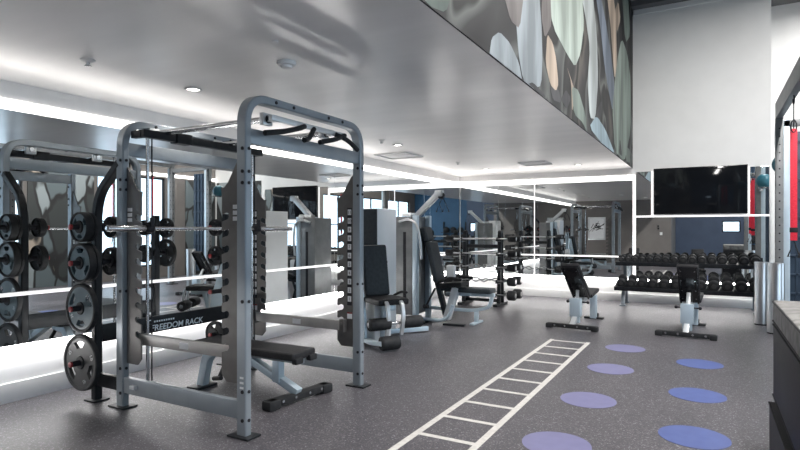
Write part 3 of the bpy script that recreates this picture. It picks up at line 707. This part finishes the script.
# adjustable benches ----------------------------------------------------------
def adj_bench(label, loc, rz, top, bot):
    """bench running to +y from its rear foot; top and bot are (y, z) of the back pad's ends"""
    t = thing('adjustable_bench', label, 'bench', loc, rz, 'adjustable benches facing the mirrors')
    q = MB(); q.box((0, 0, .045), (.72, .075, .06), .012); q.box((-.33, 0, .035), (.09, .1, .07), .016); q.box((.33, 0, .035), (.09, .1, .07), .016); f = q.build('rear_foot', 'rubber', t)
    for x in (-.24, -.09, .09, .24):
        q = MB(); q.cyl((x, -.0375, .05), (x, -.045, .05), .014, seg=12); q.build('foot_bolt', 'chrome', f)
    q = MB(); q.bar((0, .02, .05), (0, .55, .4), .07, .06); q.bar((.0, .55, .37), (0, 1.05, .40), .06, .05); q.build('main_tube', 'silver2', t)
    q = MB(); q.box((-.0, .2, .3), (.16, .11, .27), .01); q.box((0, .2, .13), (.12, .08, .12), .008); q.build('column', 'ltblue', t)
    q = MB(); q.box((0, 1.17, .2), (.1, .09, .38), .01); q.build('front_leg', 'ltblue', t)
    q = MB(); q.box((0, 1.2, .015), (.3, .1, .03), .008); q.build('front_foot', 'rubber', t)
    a = Vector((0, *top)); c = Vector((0, *bot)); d = (a - c); L = d.length; x = d.normalized(); n = Vector((0, x.z, -x.y))  # towards +y: the padded face
    R = Matrix((Vector((1, 0, 0)), x, Vector((1, 0, 0)).cross(x))).transposed()
    q = MB(); q.box((a + c) / 2 + n * .03, (.27, L, .06), .022, R, seg=3); bp = q.build('back_pad', 'vinyl', t)
    q = MB(); q.box((a + c) / 2 - n * .005, (.25, L * .96, .012), .004, R)
    for sx in (-.11, .11): q.bar(c + Vector((sx, 0, 0)) - n * .02, a + Vector((sx, 0, 0)) - n * .02, .025, .025)
    q.build('back_board', 'blackgloss', bp)
    for sx in (-.085, .085):
        for k in (.12, .35, .62, .88): p = c + d * k + Vector((sx, 0, 0)) - n * .011; q = MB(); q.cyl(p, p - n * .008, .008, seg=8); q.build('board_bolt', 'chrome', bp)
    q = MB(); p = c + d * .3; q.bar(p - n * .03, (0, .28, .36), .05, .04); q.bar(c - n * .02, (0, .6, .4), .06, .05); q.build('back_strut', 'silver2', t)
    q = MB(); R2 = Matrix.Rotation(math.radians(9), 3, 'X'); q.box((0, bot[0] + .30, .465), (.27, .42, .06), .022, R2, seg=3); q.build('seat_pad', 'vinyl', t)
    q = MB(); q.cyl((-.14, .3, .37), (.14, .3, .37), .011, seg=10); q.ball((-.15, .3, .37), .022); q.ball((.15, .3, .37), .022); q.build('adjuster_pin', 'ink', t)
    q = MB(); q.cyl((-.06, 1.22, .06), (.06, 1.22, .06), .035, seg=16); q.build('transport_wheel', 'rubber', t)
    return t
adj_bench('inclined adjustable bench with black backrest standing beyond the ladder marking', (-1.765, 8.29, 0), math.radians(-5), (-.12, .93), (.5, .42))
adj_bench('adjustable bench with upright black backrest in front of the dumbbell rack', (-.29, 8.39, 0), math.radians(-4), (.2, .95), (.54, .42))

# dumbbell rack --------------------------------------------------------------
DX0, DX1 = -1.60, .82
dr = thing('dumbbell_rack', 'two-tier black dumbbell rack with silver legs under the television', 'dumbbell rack', ((DX0 + DX1) / 2, 11.6, 0))
tiers = [(.87, 11.60, math.radians(10)), (.42, 11.42, math.radians(14))]
for z, y, a in tiers:
    R = Matrix.Rotation(a, 3, 'X')
    q = MB(); q.box(((DX0 + DX1) / 2, y, z - .03), (DX1 - DX0, .40, .02), .004, R)
    for s in (-.205, .205):
        o = R @ Vector((0, s, .0)); q.box(((DX0 + DX1) / 2, y + o.y, z - .03 + o.z), (DX1 - DX0, .03, .075 if s < 0 else .05), .006, R)
    q.build('shelf_tray', 'black', dr, True)
    if z > .6:
        q = MB(); q.bx(DX0, DX1, y + .215, y + .235, z + .02, z + .08, .004); q.build('back_rail', 'black', dr, True)
for x in (DX0 + .14, DX1 - .12):
    for n_, y0, y1_ in (('front_leg', 11.36, 11.5), ('rear_leg', 11.88, 11.8)):
        q = MB(); q.bar((x, y0, .02), (x, y1_, .80 if n_ == 'rear_leg' else .36), .07, .06, up=(1, 0, 0)); q.box((x, y0, .012), (.11, .12, .024), .005)
        q.build(n_, 'silver', dr, True)
    q = MB(); q.bar((x, 11.44, .30), (x, 11.84, .42), .05, .06); q.bar((x, 11.82, .42), (x, 11.62, .80), .05, .06, up=(1, 0, 0)); q.build('side_brace', 'silver', dr, True)
def db_proto(name, R, Lh, Lt, label, group):
    """dumbbell along its own y axis, resting on z = 0"""
    t = thing(name, label, 'dumbbell', (0, 0, 0), 0, group)
    q = MB(); q.lathe([(0, -.08), (.014, -.08), (.017, -.03), (.018, 0), (.017, .03), (.014, .08), (0, .08)], (0, 0, R), (0, 1, 0), 14); q.build('handle', 'chrome', t)
    for s in (-1, 1):
        q = MB(); y0 = s * .065; q.lathe([(0, 0), (R * .7, 0), (R * .96, .012), (R, .022), (R, Lh - .02), (R * .95, Lh - .006), (R * .82, Lh), (R * .5, Lh), (R * .48, Lh - .003), (0, Lh - .003)], (0, y0, R), (0, s, 0), 14)
        h = q.build('head', 'rubber', t)
        q = MB(); q.lathe([(0, 0), (R * .44, 0), (R * .44, .003), (R * .4, .004), (0, .004)], (0, s * (.065 + Lh - .0035), R), (0, s, 0), 14); q.build('head_badge', 'plategrey', h)
    return t
ORD = ['leftmost', 'second', 'third', 'fourth', 'fifth', 'sixth', 'seventh', 'eighth', 'ninth', 'tenth', 'eleventh', 'twelfth', 'thirteenth', 'fourteenth', 'fifteenth', 'sixteenth', 'seventeenth']
def fill_tier(tier, rs, word, x0, x1):
    z, y, a = tiers[tier]; n = len(rs); tot = sum(2 * r for r in rs); gap = (x1 - x0 - tot) / (n - 1); x = x0
    protos = {}
    for i, r in enumerate(rs):
        k = round(r, 4)
        where = ('%s on the %s shelf of the rack' % ('at the left end' if i == 0 else 'at the right end' if i == n - 1 else ORD[i] + ' from the left', word))
        lab = 'black round dumbbell %s' % where
        loc = (x + r, y, z - .02 + .002); rot = (a, 0, 0)
        if k not in protos:
            o = db_proto('dumbbell', r, .09 if r < .075 else .11, 0, lab, 'dumbbells on the %s shelf' % word); protos[k] = o
            o.location = loc; o.rotation_euler = rot
        else: dup(protos[k], loc, None, lab, None, rot)
        x += 2 * r + gap
fill_tier(0, [.05, .05, .054, .054, .058, .058, .062, .062, .066, .066, .07, .07, .073, .073, .076, .076], 'upper', DX0 + .05, DX1 - .05)
fill_tier(1, [.08, .08, .084, .084, .088, .088, .091, .091, .094, .094, .096, .096], 'lower', DX0 + .04, DX1 - .04)

# barbell rack ---------------------------------------------------------------
BX0, BX1, BY = -4.24, -3.52, 10.26
br = thing('barbell_rack', 'black upright rack holding fixed barbells near the back corner', 'barbell rack', ((BX0 + BX1) / 2, BY, 0))
zs = [1.28, 1.0, .74, .48, .22]
for x in (BX0, BX1):
    q = MB(); q.sweep(fillet([(x, BY - .1, .03), (x, BY - .04, 1.42), (x, BY + .04, 1.42), (x, BY + .1, .03)], .03, 3), rect(.07, .05, .008), 0, (1, 0, 0)); q.build('upright', 'black', br, True)
    q = MB(); q.box((x, BY, .025), (.09, .62, .05), .01); q.build('foot', 'black', br, True)
    for z in zs:
        for s in (-1, 1):
            q = MB(); yh = BY + s * (.1 - .05 * (z / 1.42)); q.bar((x, yh, z - .05), (x, yh + s * .14, z - .03), .06, .02); q.bar((x, yh + s * .14, z - .04), (x, yh + s * .15, z + .03), .06, .012); q.build('cradle_hook', 'black', br, True)
q = MB(); q.bx(BX0, BX1, BY - .03, BY + .03, .06, .12, .006); q.bx(BX0, BX1, BY - .03, BY + .03, 1.1, 1.17, .006); q.build('cross_tube', 'black', br, True)
def barbell(loc, zig, R, label):
    t = thing('fixed_barbell', label, 'barbell', loc, 0, 'fixed barbells on the upright rack')
    pts = [(-.56, 0, 0), (-.30, 0, 0)]
    if zig: pts += [(-.2, 0, .035), (-.08, 0, -.03), (0, 0, .02), (.08, 0, -.03), (.2, 0, .035)]
    pts += [(.30, 0, 0), (.56, 0, 0)]
    q = MB(); q.tube(fillet(pts, .04, 4), .014, 12); q.build('bar', 'barsteel', t)
    for s in (-1, 1):
        q = MB(); q.lathe([(0, 0), (R * .8, 0), (R, .02), (R, .13), (R * .92, .15), (R * .7, .155), (0, .155)], (s * .56, 0, 0), (s, 0, 0), 14); h = q.build('head', 'rubber', t)
        q = MB(); q.lathe([(0, 0), (R * .5, 0), (R * .5, .003), (0, .004)], (s * .715, 0, 0), (s, 0, 0), 14); q.build('head_badge', 'steel', h)
    return t
for i, z in enumerate(zs):
    for s, nm in ((-1, 'camera'), (1, 'mirror')):
        yh = BY + s * (.1 - .05 * (z / 1.42) + .085)
        barbell(((BX0 + BX1) / 2, yh, z), i >= 2, .06 + .008 * i, 'fixed %s barbell on the %s tier, %s side of rack' % ('zigzag' if i >= 2 else 'straight', ['top', 'second', 'third', 'fourth', 'bottom'][i], nm))

# leg extension machine --------------------------------------------------------
lm = thing('leg_extension_machine', 'leg extension machine with black pads and white tower beside the rack', 'exercise machine', (-3.75, 5.95, 0))
LMX = Matrix.Translation((-3.33, 5.83, 0)) @ Matrix.Rotation(math.radians(-32.5), 4, 'Z') @ Matrix.Translation((3.26, -5.93, 0))
def lp(n, q, m, par=None, turn=True):
    if turn: bmesh.ops.transform(q.bm, matrix=LMX, verts=q.bm.verts)
    return q.build(n, m, par or lm, True)
q = MB(); q.box((-4.12, 6.79, .875), (.24, .52, 1.75), .015); tw = lp('weight_tower', q, 'whitegrey', None, False)
q = MB(); q.bx(-4.235, -4.01, 6.522, 6.53, .2, 1.74, .003); lp('tower_side_shroud', q, 'slatevinyl', tw, False)
q = MB(); q.tube([(-4.01, 6.68, 1.0), (-3.97, 6.68, 1.0), (-3.955, 6.68, .85), (-3.955, 6.68, .5)], .008, 8); q.cyl((-4.03, 6.68, 1.0), (-3.95, 6.68, 1.0), .03, seg=14); lp('weight_cable', q, 'ink', tw, False)
q = MB(); R = Matrix.Rotation(math.radians(-10), 3, 'Y'); q.box((-3.80, 5.93, .93), (.085, .34, .66), .035, R, seg=3); lp('backrest', q, 'slatevinyl')
q = MB(); q.box((-3.88, 5.93, .88), (.06, .2, .6), .02, R); q.bar((-3.92, 5.93, .1), (-3.93, 5.93, 1.15), .09, .07, up=(1, 0, 0)); lp('back_support', q, 'ltblue')
q = MB(); q.poly([(-3.97, 5.70, .1), (-3.62, 5.70, .1), (-3.66, 5.70, .45), (-3.8, 5.70, .95), (-3.9, 5.70, 1.38), (-3.97, 5.70, 1.38)], (0, .03, 0)); lp('side_fairing', q, 'ltblue')
q = MB(); q.box((-3.72, 5.93, .28), (.28, .24, .5), .03); lp('pedestal', q, 'whitegrey')
q = MB(); q.box((-3.50, 5.93, .575), (.46, .42, .075), .03, seg=3); lp('seat', q, 'vinyl')
q = MB(); q.bar((-3.95, 5.93, .5), (-3.3, 5.93, .5), .07, .06); q.bar((-3.5, 5.93, .5), (-3.62, 5.93, .06), .08, .07, up=(1, 0, 0)); lp('seat_frame', q, 'ltblue')
q = MB(); q.sweep(fillet([(-4.2, 5.75, .06), (-3.5, 5.75, .06), (-3.2, 5.75, .1)], .1, 5), rect(.07, .06), 0, (0, 1, 0)); q.bar((-4.1, 5.7, .05), (-4.1, 6.3, .05), .07, .06); q.bar((-4.15, 6.2, .05), (-4.1, 6.9, .05), .07, .06); lp('base_frame', q, 'ltblue')
for y in (5.82, 6.02):
    q = MB(); q.sweep(fillet([(-3.32, y, .60), (-3.24, y, .56), (-3.2, y, .40), (-3.24, y, .24), (-3.26, y, .18)], .07, 5), rect(.05, .03, .006), 0, (0, 1, 0)); lp('lever_arm', q, 'silver2')
for y0, y1_, z, rr, nm in ((5.58, 5.86, .325, .075, 'left'), (6.04, 6.3, .325, .075, 'right')):
    q = MB(); q.cyl((-3.26, y0, z), (-3.26, y1_, z), rr, seg=24, bev=.02); rl_ = lp('ankle_roller', q, 'rubber')
    q = MB(); q.cyl((-3.26, y0 - .006, z), (-3.26, y0 + .01, z), .03, seg=16); lp('roller_cap', q, 'chrome', rl_)
q = MB(); q.cyl((-3.26, 5.86, .325), (-3.26, 6.04, .325), .016, seg=12); lp('roller_axle', q, 'chrome')
q = MB(); q.cyl((-3.22, 5.72, .10), (-3.22, 5.96, .10), .085, seg=24, bev=.02); lp('base_roller', q, 'rubber')
q = MB(); q.cyl((-3.95, 5.78, 1.28), (-3.95, 5.7, 1.52), .02, seg=12); q.cyl((-3.95, 5.62, 1.50), (-3.95, 5.74, 1.54), .05, seg=20); lp('range_dial', q, 'ink')
q = MB(); q.tube(fillet([(-3.72, 6.16, .6), (-3.6, 6.2, .66), (-3.45, 6.2, .66)], .05, 4), .016, 10); lp('side_handle', q, 'rubber')

# pulldown and press machine -----------------------------------------------------
pm = thing('cable_press_machine', 'cable machine with grey tower, angled boom and reclined black seat', 'exercise machine', (-3.8, 7.9, 0))
def pp(n, q, m, par=None): return q.build(n, m, par or pm, True)
q = MB(); q.bx(-4.35, -4.03, 7.62, 8.1, .12, 1.66, .02); sh = pp('tower_shroud', q, 'plateteal' if False else 'rigsteel')
q = MB(); q.bx(-4.20, -4.15, 7.612, 7.622, .3, 1.42, .004); pp('stack_slot', q, 'ink', sh)
for y in (7.60, 8.04):
    q = MB(); q.bx(-4.03, -3.95, y, y + .08, .02, 1.68, .01); pp('tower_post', q, 'ltblue')
q = MB(); q.tube(fillet([(-4.26, 7.60, 1.58), (-4.08, 7.58, 1.63), (-3.94, 7.58, 1.55), (-3.89, 7.6, 1.3), (-3.89, 7.64, 1.0)], .12, 7), .02, 12); pp('curved_guard', q, 'silver2')
q = MB(); q.cyl((-4.1, 7.585, 1.68), (-4.05, 7.6, 1.68), .04, seg=14); q.box((-4.14, 7.7, 1.69), (.2, .12, .05), .01); pp('pulley_cover', q, 'whitegrey')
q = MB(); q.bar((-4.14, 7.86, 1.62), (-3.70, 7.86, 2.02), .08, .09, up=(0, 1, 0)); q.box((-3.69, 7.86, 2.02), (.13, .10, .1), .02); bo = pp('boom_arm', q, 'silver2')
q = MB(); q.lathe([(0, -.02), (.055, -.02), (.05, 0), (.055, .02), (0, .02)], (-3.66, 7.86, 1.99), (0, 1, 0), 20); pp('boom_pulley', q, 'ink', bo)
for dx in (-.06, .05):
    q = MB(); x = -3.62 + dx; q.tube([(-3.63, 7.86, 1.96), (x, 7.84, 1.86)], .006, 6); q.tube([(x, 7.84, 1.86), (x - .045, 7.82, 1.73), (x + .045, 7.86, 1.73)], .009, 8, closed=True); pp('strap_handle', q, 'ink', bo)
R = Matrix.Rotation(math.radians(-13), 3, 'Y')
q = MB(); q.box((-3.80, 7.95, .95), (.085, .32, .64), .035, R, seg=3); pp('backrest', q, 'slatevinyl')
q = MB(); q.box((-3.95, 7.95, 1.38), (.11, .26, .24), .045, R, seg=3); pp('headrest', q, 'slatevinyl')
q = MB(); q.box((-3.5, 7.95, .6), (.42, .34, .075), .03, Matrix.Rotation(math.radians(-6), 3, 'Y'), seg=3); pp('seat', q, 'vinyl')
q = MB(); q.bar((-3.95, 7.95, 1.3), (-3.62, 7.95, .12), .09, .07, up=(1, 0, 0)); q.bar((-3.72, 7.95, .52), (-3.35, 7.95, .54), .07, .05); pp('seat_column', q, 'slatevinyl')
q = MB(); q.bar((-3.60, 7.95, .06), (-3.44, 7.95, .56), .12, .1, up=(1, 0, 0)); q.box((-3.56, 8.02, .8), (.14, .1, .2), .03); pp('press_housing', q, 'whitegrey')
for y in (7.74, 8.16):
    q = MB(); q.tube(fillet([(-3.62, y, .66), (-3.45, y, .72), (-3.26, y, .7)], .06, 5), .024, 12); q.tube([(-3.62, y, .66), (-3.72, y + (.06 if y < 7.9 else -.06), .6)], .02, 10); pp('grip_handle', q, 'rubber')
q = MB(); q.tube(fillet([(-4.0, 7.8, .05), (-3.62, 7.8, .05), (-3.5, 7.8, .12), (-3.44, 7.8, .3)], .12, 6), .028, 12); pp('front_foot_tube', q, 'ltblue')
q = MB(); q.sweep(fillet([(-4.0, 8.06, .2), (-3.2, 8.06, .2), (-2.93, 8.06, .27), (-2.9, 8.06, .44)], .14, 7), rect(.07, .05, .01), 0, (0, 1, 0)); q.bar((-2.86, 8.06, .46), (-3.66, 8.06, .44), .07, .05); q.bar((-3.15, 8.06, .2), (-3.15, 8.06, .01), .06, .06); q.bar((-3.15, 7.86, .02), (-3.15, 8.26, .02), .07, .03); pp('row_frame', q, 'ltblue')
q = MB(); q.box((-3.17, 8.06, .52), (.58, .26, .075), .03, seg=3); pp('row_pad', q, 'slatevinyl')
q = MB(); q.bar((-3.55, 7.72, .016), (-3.22, 7.76, .016), .1, .03); pp('foot_plate', q, 'black')
q = MB(); q.bar((-3.9, 7.66, .016), (-3.9, 8.14, .016), .1, .03); pp('floor_plate', q, 'black')
q = MB(); q.bar((-3.72, 7.78, .55), (-3.86, 7.74, .27), .03, .03); q.cyl((-3.9, 7.74, .26), (-3.82, 7.74, .26), .03, seg=12); pp('seat_lever', q, 'ink')

# stainless bins -------------------------------------------------------------
def bin_(x, y, r, h, label):
    t = thing('waste_bin', label, 'bin', (x, y, 0))
    q = MB(); q.lathe([(0, 0.02), (r, .02), (r, h - .01), (r - .004, h), (r - .012, h), (r - .014, h - .01), (r - .014, .1), (0, .1)], (0, 0, 0), (0, 0, 1), 40); q.build('drum', 'steel', t)
    q = MB(); q.lathe([(0, 0), (r * .96, 0), (r * .98, .022), (0, .022)], (0, 0, 0), (0, 0, 1), 40); q.build('base_ring', 'ink', t)
    q = MB(); q.lathe([(r - .012, h - .015), (r - .05, h - .035), (r - .055, h - .05), (r - .012, h - .05)], (0, 0, 0), (0, 0, 1), 40); q.build('lid_ring', 'ink', t)
bin_(.685, 10.12, .095, .96, 'slim stainless steel cylinder bin behind the wider one by the dumbbells')
bin_(.80, 9.35, .105, .99, 'wider polished steel cylinder bin in front, next to the foam boxes')

# plyo boxes --------------------------------------------------------------------
def plyo(z0, z1, x0, x1, y0, y1, label, top, side):
    t = thing('plyo_box', label, 'plyo box', ((x0 + x1) / 2, (y0 + y1) / 2, z0), 0, 'stacked foam plyo boxes')
    q = MB(); q.bx(x0, x1, y0, y1, z0, z1, .022); q.build('foam_block', side, t, True)
    q = MB()
    for z in (z0 + .012, z1 - .012): q.sweep([(x0 + .004, y0 + .004, z), (x1 - .004, y0 + .004, z), (x1 - .004, y1 - .004, z), (x0 + .004, y1 - .004, z)], rect(.012, .01, .003), 0, (0, 0, 1), True)
    q.build('seam_piping', top, t, True)
plyo(0, .345, .333, 1.08, 3.0, 4.31, 'black foam plyo box at the bottom of the stack', 'rubber', 'plyo')
plyo(.345, .835, .365, 1.05, 3.05, 4.44, 'tall black foam plyo box in the middle of the stack', 'rubber', 'plyo')
plyo(.835, .985, .365, 1.05, 3.05, 4.44, 'thin scuffed grey-sided plyo box topping the stack', 'plyo', 'plyogrey')

# suspension rig -----------------------------------------------------------------
rg = thing('suspension_rig', 'tall grey steel training rig with hooks at the right edge', 'training rig', (1.6, 8, 0))
def gp(n, q, m, par=None): return q.build(n, m, par or rg, True)
for (x, y) in ((.90, 10.0), (.90, 5.4), (2.3, 10.0), (2.3, 5.4)):
    q = MB(); q.bx(x - .05, x + .05, y - .05, y + .05, 0.01, 3.12, .006); p = gp('post', q, 'rigsteel')
    q = MB(); q.box((x, y, .008), (.22, .22, .016), .004); gp('base_plate', q, 'black', p)
    q = MB()
    for k in range(24): q.cyl((x, y - .05, .2 + .12 * k), (x, y - .0515, .2 + .12 * k), .012, seg=10); q.cyl((x - .05, y, .2 + .12 * k), (x - .0515, y, .2 + .12 * k), .012, seg=10)
    gp('post_holes', q, 'ink', p)
    q = MB(); q.bx(x + .05, x + .13, y - .04, y + .04, .02, 3.1, .004); gp('inner_channel', q, 'ltblue', p)
for x in (.90, 2.3):
    q = MB(); q.bx(x - .045, x + .045, 5.3, 10.06, 3.12, 3.36, .008); gp('top_beam', q, 'rigsteel')
for y in (10.0, 5.4):
    q = MB(); q.bx(.95, 2.25, y - .04, y + .04, 2.98, 3.08, .006); gp('cross_beam', q, 'rigsteel')
q = MB(); q.bx(1.005, 1.45, 9.99, 10.01, .4, 2.9, .003)
for k in range(9): q.bx(1.02, 1.44, 9.965, 9.99, .5 + .28 * k, .53 + .28 * k, .003)
for k in range(3): q.bx(1.1 + .12 * k, 1.125 + .12 * k, 9.965, 9.99, .42, 2.88, .003)
gp('storage_panel', q, 'rigpanel')
for y in (8.35, 7.4, 6.4):
    q = MB(); q.tube(arc((.90, y, 3.06), .05, PI / 2, PI * 2.1, 12, (0, 1, 0), (0, 0, 1)), .009, 8); gp('hook', q, 'ink')
q = MB(); q.bx(.846, .85, 9.955, 10.045, 2.7, 3.0); gp('rig_sticker', q, 'sticker')
def strap(y, z0, z1, label, x=.90):
    t = thing('suspension_strap', label, 'strap', (x, y, z1))
    q = MB(); q.tube([(x + .03 * math.cos(a), y, z1 - .07 + .075 * math.sin(a)) for a in [2 * PI * k / 16 for k in range(16)]], .008, 8, closed=True); q.tube([(x, y, 3.02), (x, y, z1 - .0)], .006, 6); q.tube([(x, y - .012, z1 + .02), (x, y + .012, z1 - .14)], .007, 6); q.build('carabiner', 'ink', t, True)
    q = MB(); q.bx(x - .036, x + .036, y - .004, y + .004, z0 + .2, z1 - .1, .002); q.build('webbing', 'redstrap', t, True)
    q = MB(); q.bx(x - .042, x + .042, y - .01, y + .01, z0 + .3, z0 + .36, .004); q.build('buckle', 'ink', t, True)
    q = MB(); q.tube([(x, y, z0 + .2), (x - .06, y, z0), (x + .06, y, z0)], .012, 8, closed=True); q.build('foot_loop', 'rubber', t, True)
strap(8.35, 1.12, 2.80, 'red suspension strap hanging from the first rig hook by the post')
strap(7.4, 1.15, 2.80, 'second red suspension strap hanging from the rig, partly out of view')
# teal ball on a wall bracket at the recess corner
t = thing('exercise_ball', 'teal exercise ball held on a bracket beside the rig post', 'exercise ball', (.985, 10.4, 2.32))
q = MB(); q.ball((0, 0, .15), .15); q.build('ball_skin', 'ball', t)
t = thing('ball_bracket', 'small steel ring bracket carrying the teal ball', 'bracket', (.985, 10.4, 2.24))
q = MB(); q.tube([(.1 * math.cos(2 * PI * k / 24), .1 * math.sin(2 * PI * k / 24), .09) for k in range(24)], .009, 8, closed=True); q.build('ring', 'chrome', t)
q = MB(); q.bar((0, -.1, .09), (-.04, -.34, .09), .03, .02); q.box((-.045, -.342, .09), (.08, .012, .1), .003); q.build('arm', 'chrome', t)

# behind the camera, seen in the mirrors -------------------------------------------
t = thing('framed_picture', 'framed dark abstract print on the taupe rear wall, seen in the back mirror', 'picture', (-4.25, YR, 1.5))
q = MB(); q.bx(-4.62, -3.9, YR, YR + .03, 1.02, 2.0, .005); q.build('frame', 'silver2', t, True)
q = MB(); q.bx(-4.55, -3.97, YR + .03, YR + .034, 1.09, 1.93); q.build('print_sheet', 'sticker', t, True)
q = MB()
for k in range(26):
    x = -4.26 + random.gauss(0, .1); z = 1.55 + random.gauss(0, .12); a = random.uniform(-1.2, 1.2); L = random.uniform(.05, .16)
    q.bar((x - L * math.cos(a), YR + .035, z - L * math.sin(a)), (x + L * math.cos(a), YR + .035, z + L * math.sin(a)), random.uniform(.01, .035), .001, .0003, up=(0, 1, 0))
q.build('brush_marks', 'ink', t, True)
t = thing('wall_switch', 'small white switch plate on the taupe rear wall, seen in mirrors', 'switch', (-1.75, YR, 1.3))
q = MB(); q.bx(-1.80, -1.70, YR, YR + .01, 1.24, 1.36, .003); q.build('plate', 'white', t, True)
q = MB(); q.bx(-1.77, -1.73, YR + .01, YR + .015, 1.27, 1.33, .002); q.build('rocker', 'skirt', t, True)
t = thing('thermostat', 'two small black wall controls above the switch plate', 'thermostat', (-1.85, YR, 1.55))
q = MB(); q.bx(-1.88, -1.82, YR, YR + .02, 1.48, 1.54, .004); q.bx(-1.88, -1.82, YR, YR + .02, 1.58, 1.64, .004); q.build('housing', 'ink', t, True)
mr_ = thing('medicine_ball_rack', 'black wall rack for medicine balls on the bright blue rear wall', 'ball rack', (2.0, -3.75, 0))
for x in (1.35, 2.65):
    q = MB(); q.bx(x - .03, x + .03, YRR + .02, YRR + .08, 0, 1.9, .004); q.build('upright', 'black', mr_, True)
for z in (.5, .9, 1.3):
    q = MB(); q.bx(1.32, 2.68, YRR + .04, YRR + .07, z, z + .03, .003); q.bx(1.32, 2.68, YRR + .34, YRR + .37, z + .0, z + .03, .003); q.bx(1.34, 1.37, YRR + .07, YRR + .34, z, z + .03); q.bx(2.63, 2.66, YRR + .07, YRR + .34, z, z + .03); q.build('shelf_rail', 'black', mr_, True)
for zi, (z, nm) in enumerate(((.5, 'lowest'), (.9, 'middle'), (1.3, 'top'))):
    for k in range(3):
        q = MB(); q.ball((1.58 + .42 * k, YRR + .205, z + .03 + .118), .175)
        tag(q.build('medicine_ball', 'rubber'), 'black medicine ball on the %s shelf of the rear rack, %s' % (nm, ('by the window', 'middle', 'by the side wall')[k]), 'medicine ball', 'medicine balls on the rear rack')

# ---------------------------------------------------------------- light
w = bpy.data.worlds.new('sky'); SC.world = w; w.use_nodes = True
bg = w.node_tree.nodes['Background']; bg.inputs['Color'].default_value = (.64, .83, 1, 1); bg.inputs['Strength'].default_value = 3.2
def area(name, loc, rot, sx, sy, e, col, portal=False):
    L = bpy.data.lights.new(name, 'AREA'); L.shape = 'RECTANGLE'; L.size = sx; L.size_y = sy; L.energy = e; L.color = col
    o = bpy.data.objects.new(name, L); COL.objects.link(o); o.location = loc; o.rotation_euler = rot
    if portal: L.cycles.is_portal = True
    return o
for a, c in wins: area('window_portal', (XR + .2, (a + c) / 2, 1.7), (0, math.radians(90), 0), 2.7, c - a, 1, (1, 1, 1), True)

# unseen fill lamps, added to brighten the white wall and double-height side
for i, (x, y, nm, en) in enumerate(((1.3, 1.4, 'rear', 170), (1.3, 4.6, 'middle', 320), (1.3, 7.8, 'far', 235), (2.7, 12.1, 'recess', 130))):
    t = thing('fill_pendant', 'unseen linear fill lamp added high over the open floor, %s one' % nm, 'ceiling light', (x, y, 5.78), 0, 'added fill lamps in the high space')
    q = MB(); q.box((0, 0, .04), (.34, 2.6, .07), .01); q.build('housing', 'darkceil', t)
    q = MB(); q.cyl((0, -1, .07), (0, -1, .2), .006, seg=8); q.cyl((0, 1, .07), (0, 1, .2), .006, seg=8); q.build('hanger', 'ink', t)
    L = bpy.data.lights.new('fill_light', 'AREA'); L.shape = 'RECTANGLE'; L.size = .3; L.size_y = 2.5; L.energy = en; L.color = (1, .975, .95)
    o = bpy.data.objects.new('fill_lamp', L); COL.objects.link(o); o.parent = t; o.location = (0, 0, -.004)

# ---------------------------------------------------------------- camera
cam = bpy.data.cameras.new('camera'); co = bpy.data.objects.new('camera', cam); COL.objects.link(co)
cam.sensor_width = 36; cam.lens = 555 / 800 * 36; cam.shift_y = 5 / 800; cam.clip_start = .05; cam.clip_end = 100
co.location = (0, 0, 1.45); co.rotation_euler = (math.radians(90), 0, math.radians(29.2))
SC.camera = co
SC.view_settings.view_transform = 'Standard'; SC.view_settings.look = 'None'; SC.view_settings.gamma = 1.0; SC.view_settings.use_curve_mapping = False
SC.view_settings.exposure = 0.2
SC.cycles.max_bounces = 10; SC.cycles.diffuse_bounces = 5; SC.cycles.glossy_bounces = 6; SC.cycles.transparent_max_bounces = 8
SC.cycles.sample_clamp_indirect = 6; SC.cycles.caustics_reflective = False; SC.cycles.caustics_refractive = False
SC.cycles.use_denoising = True
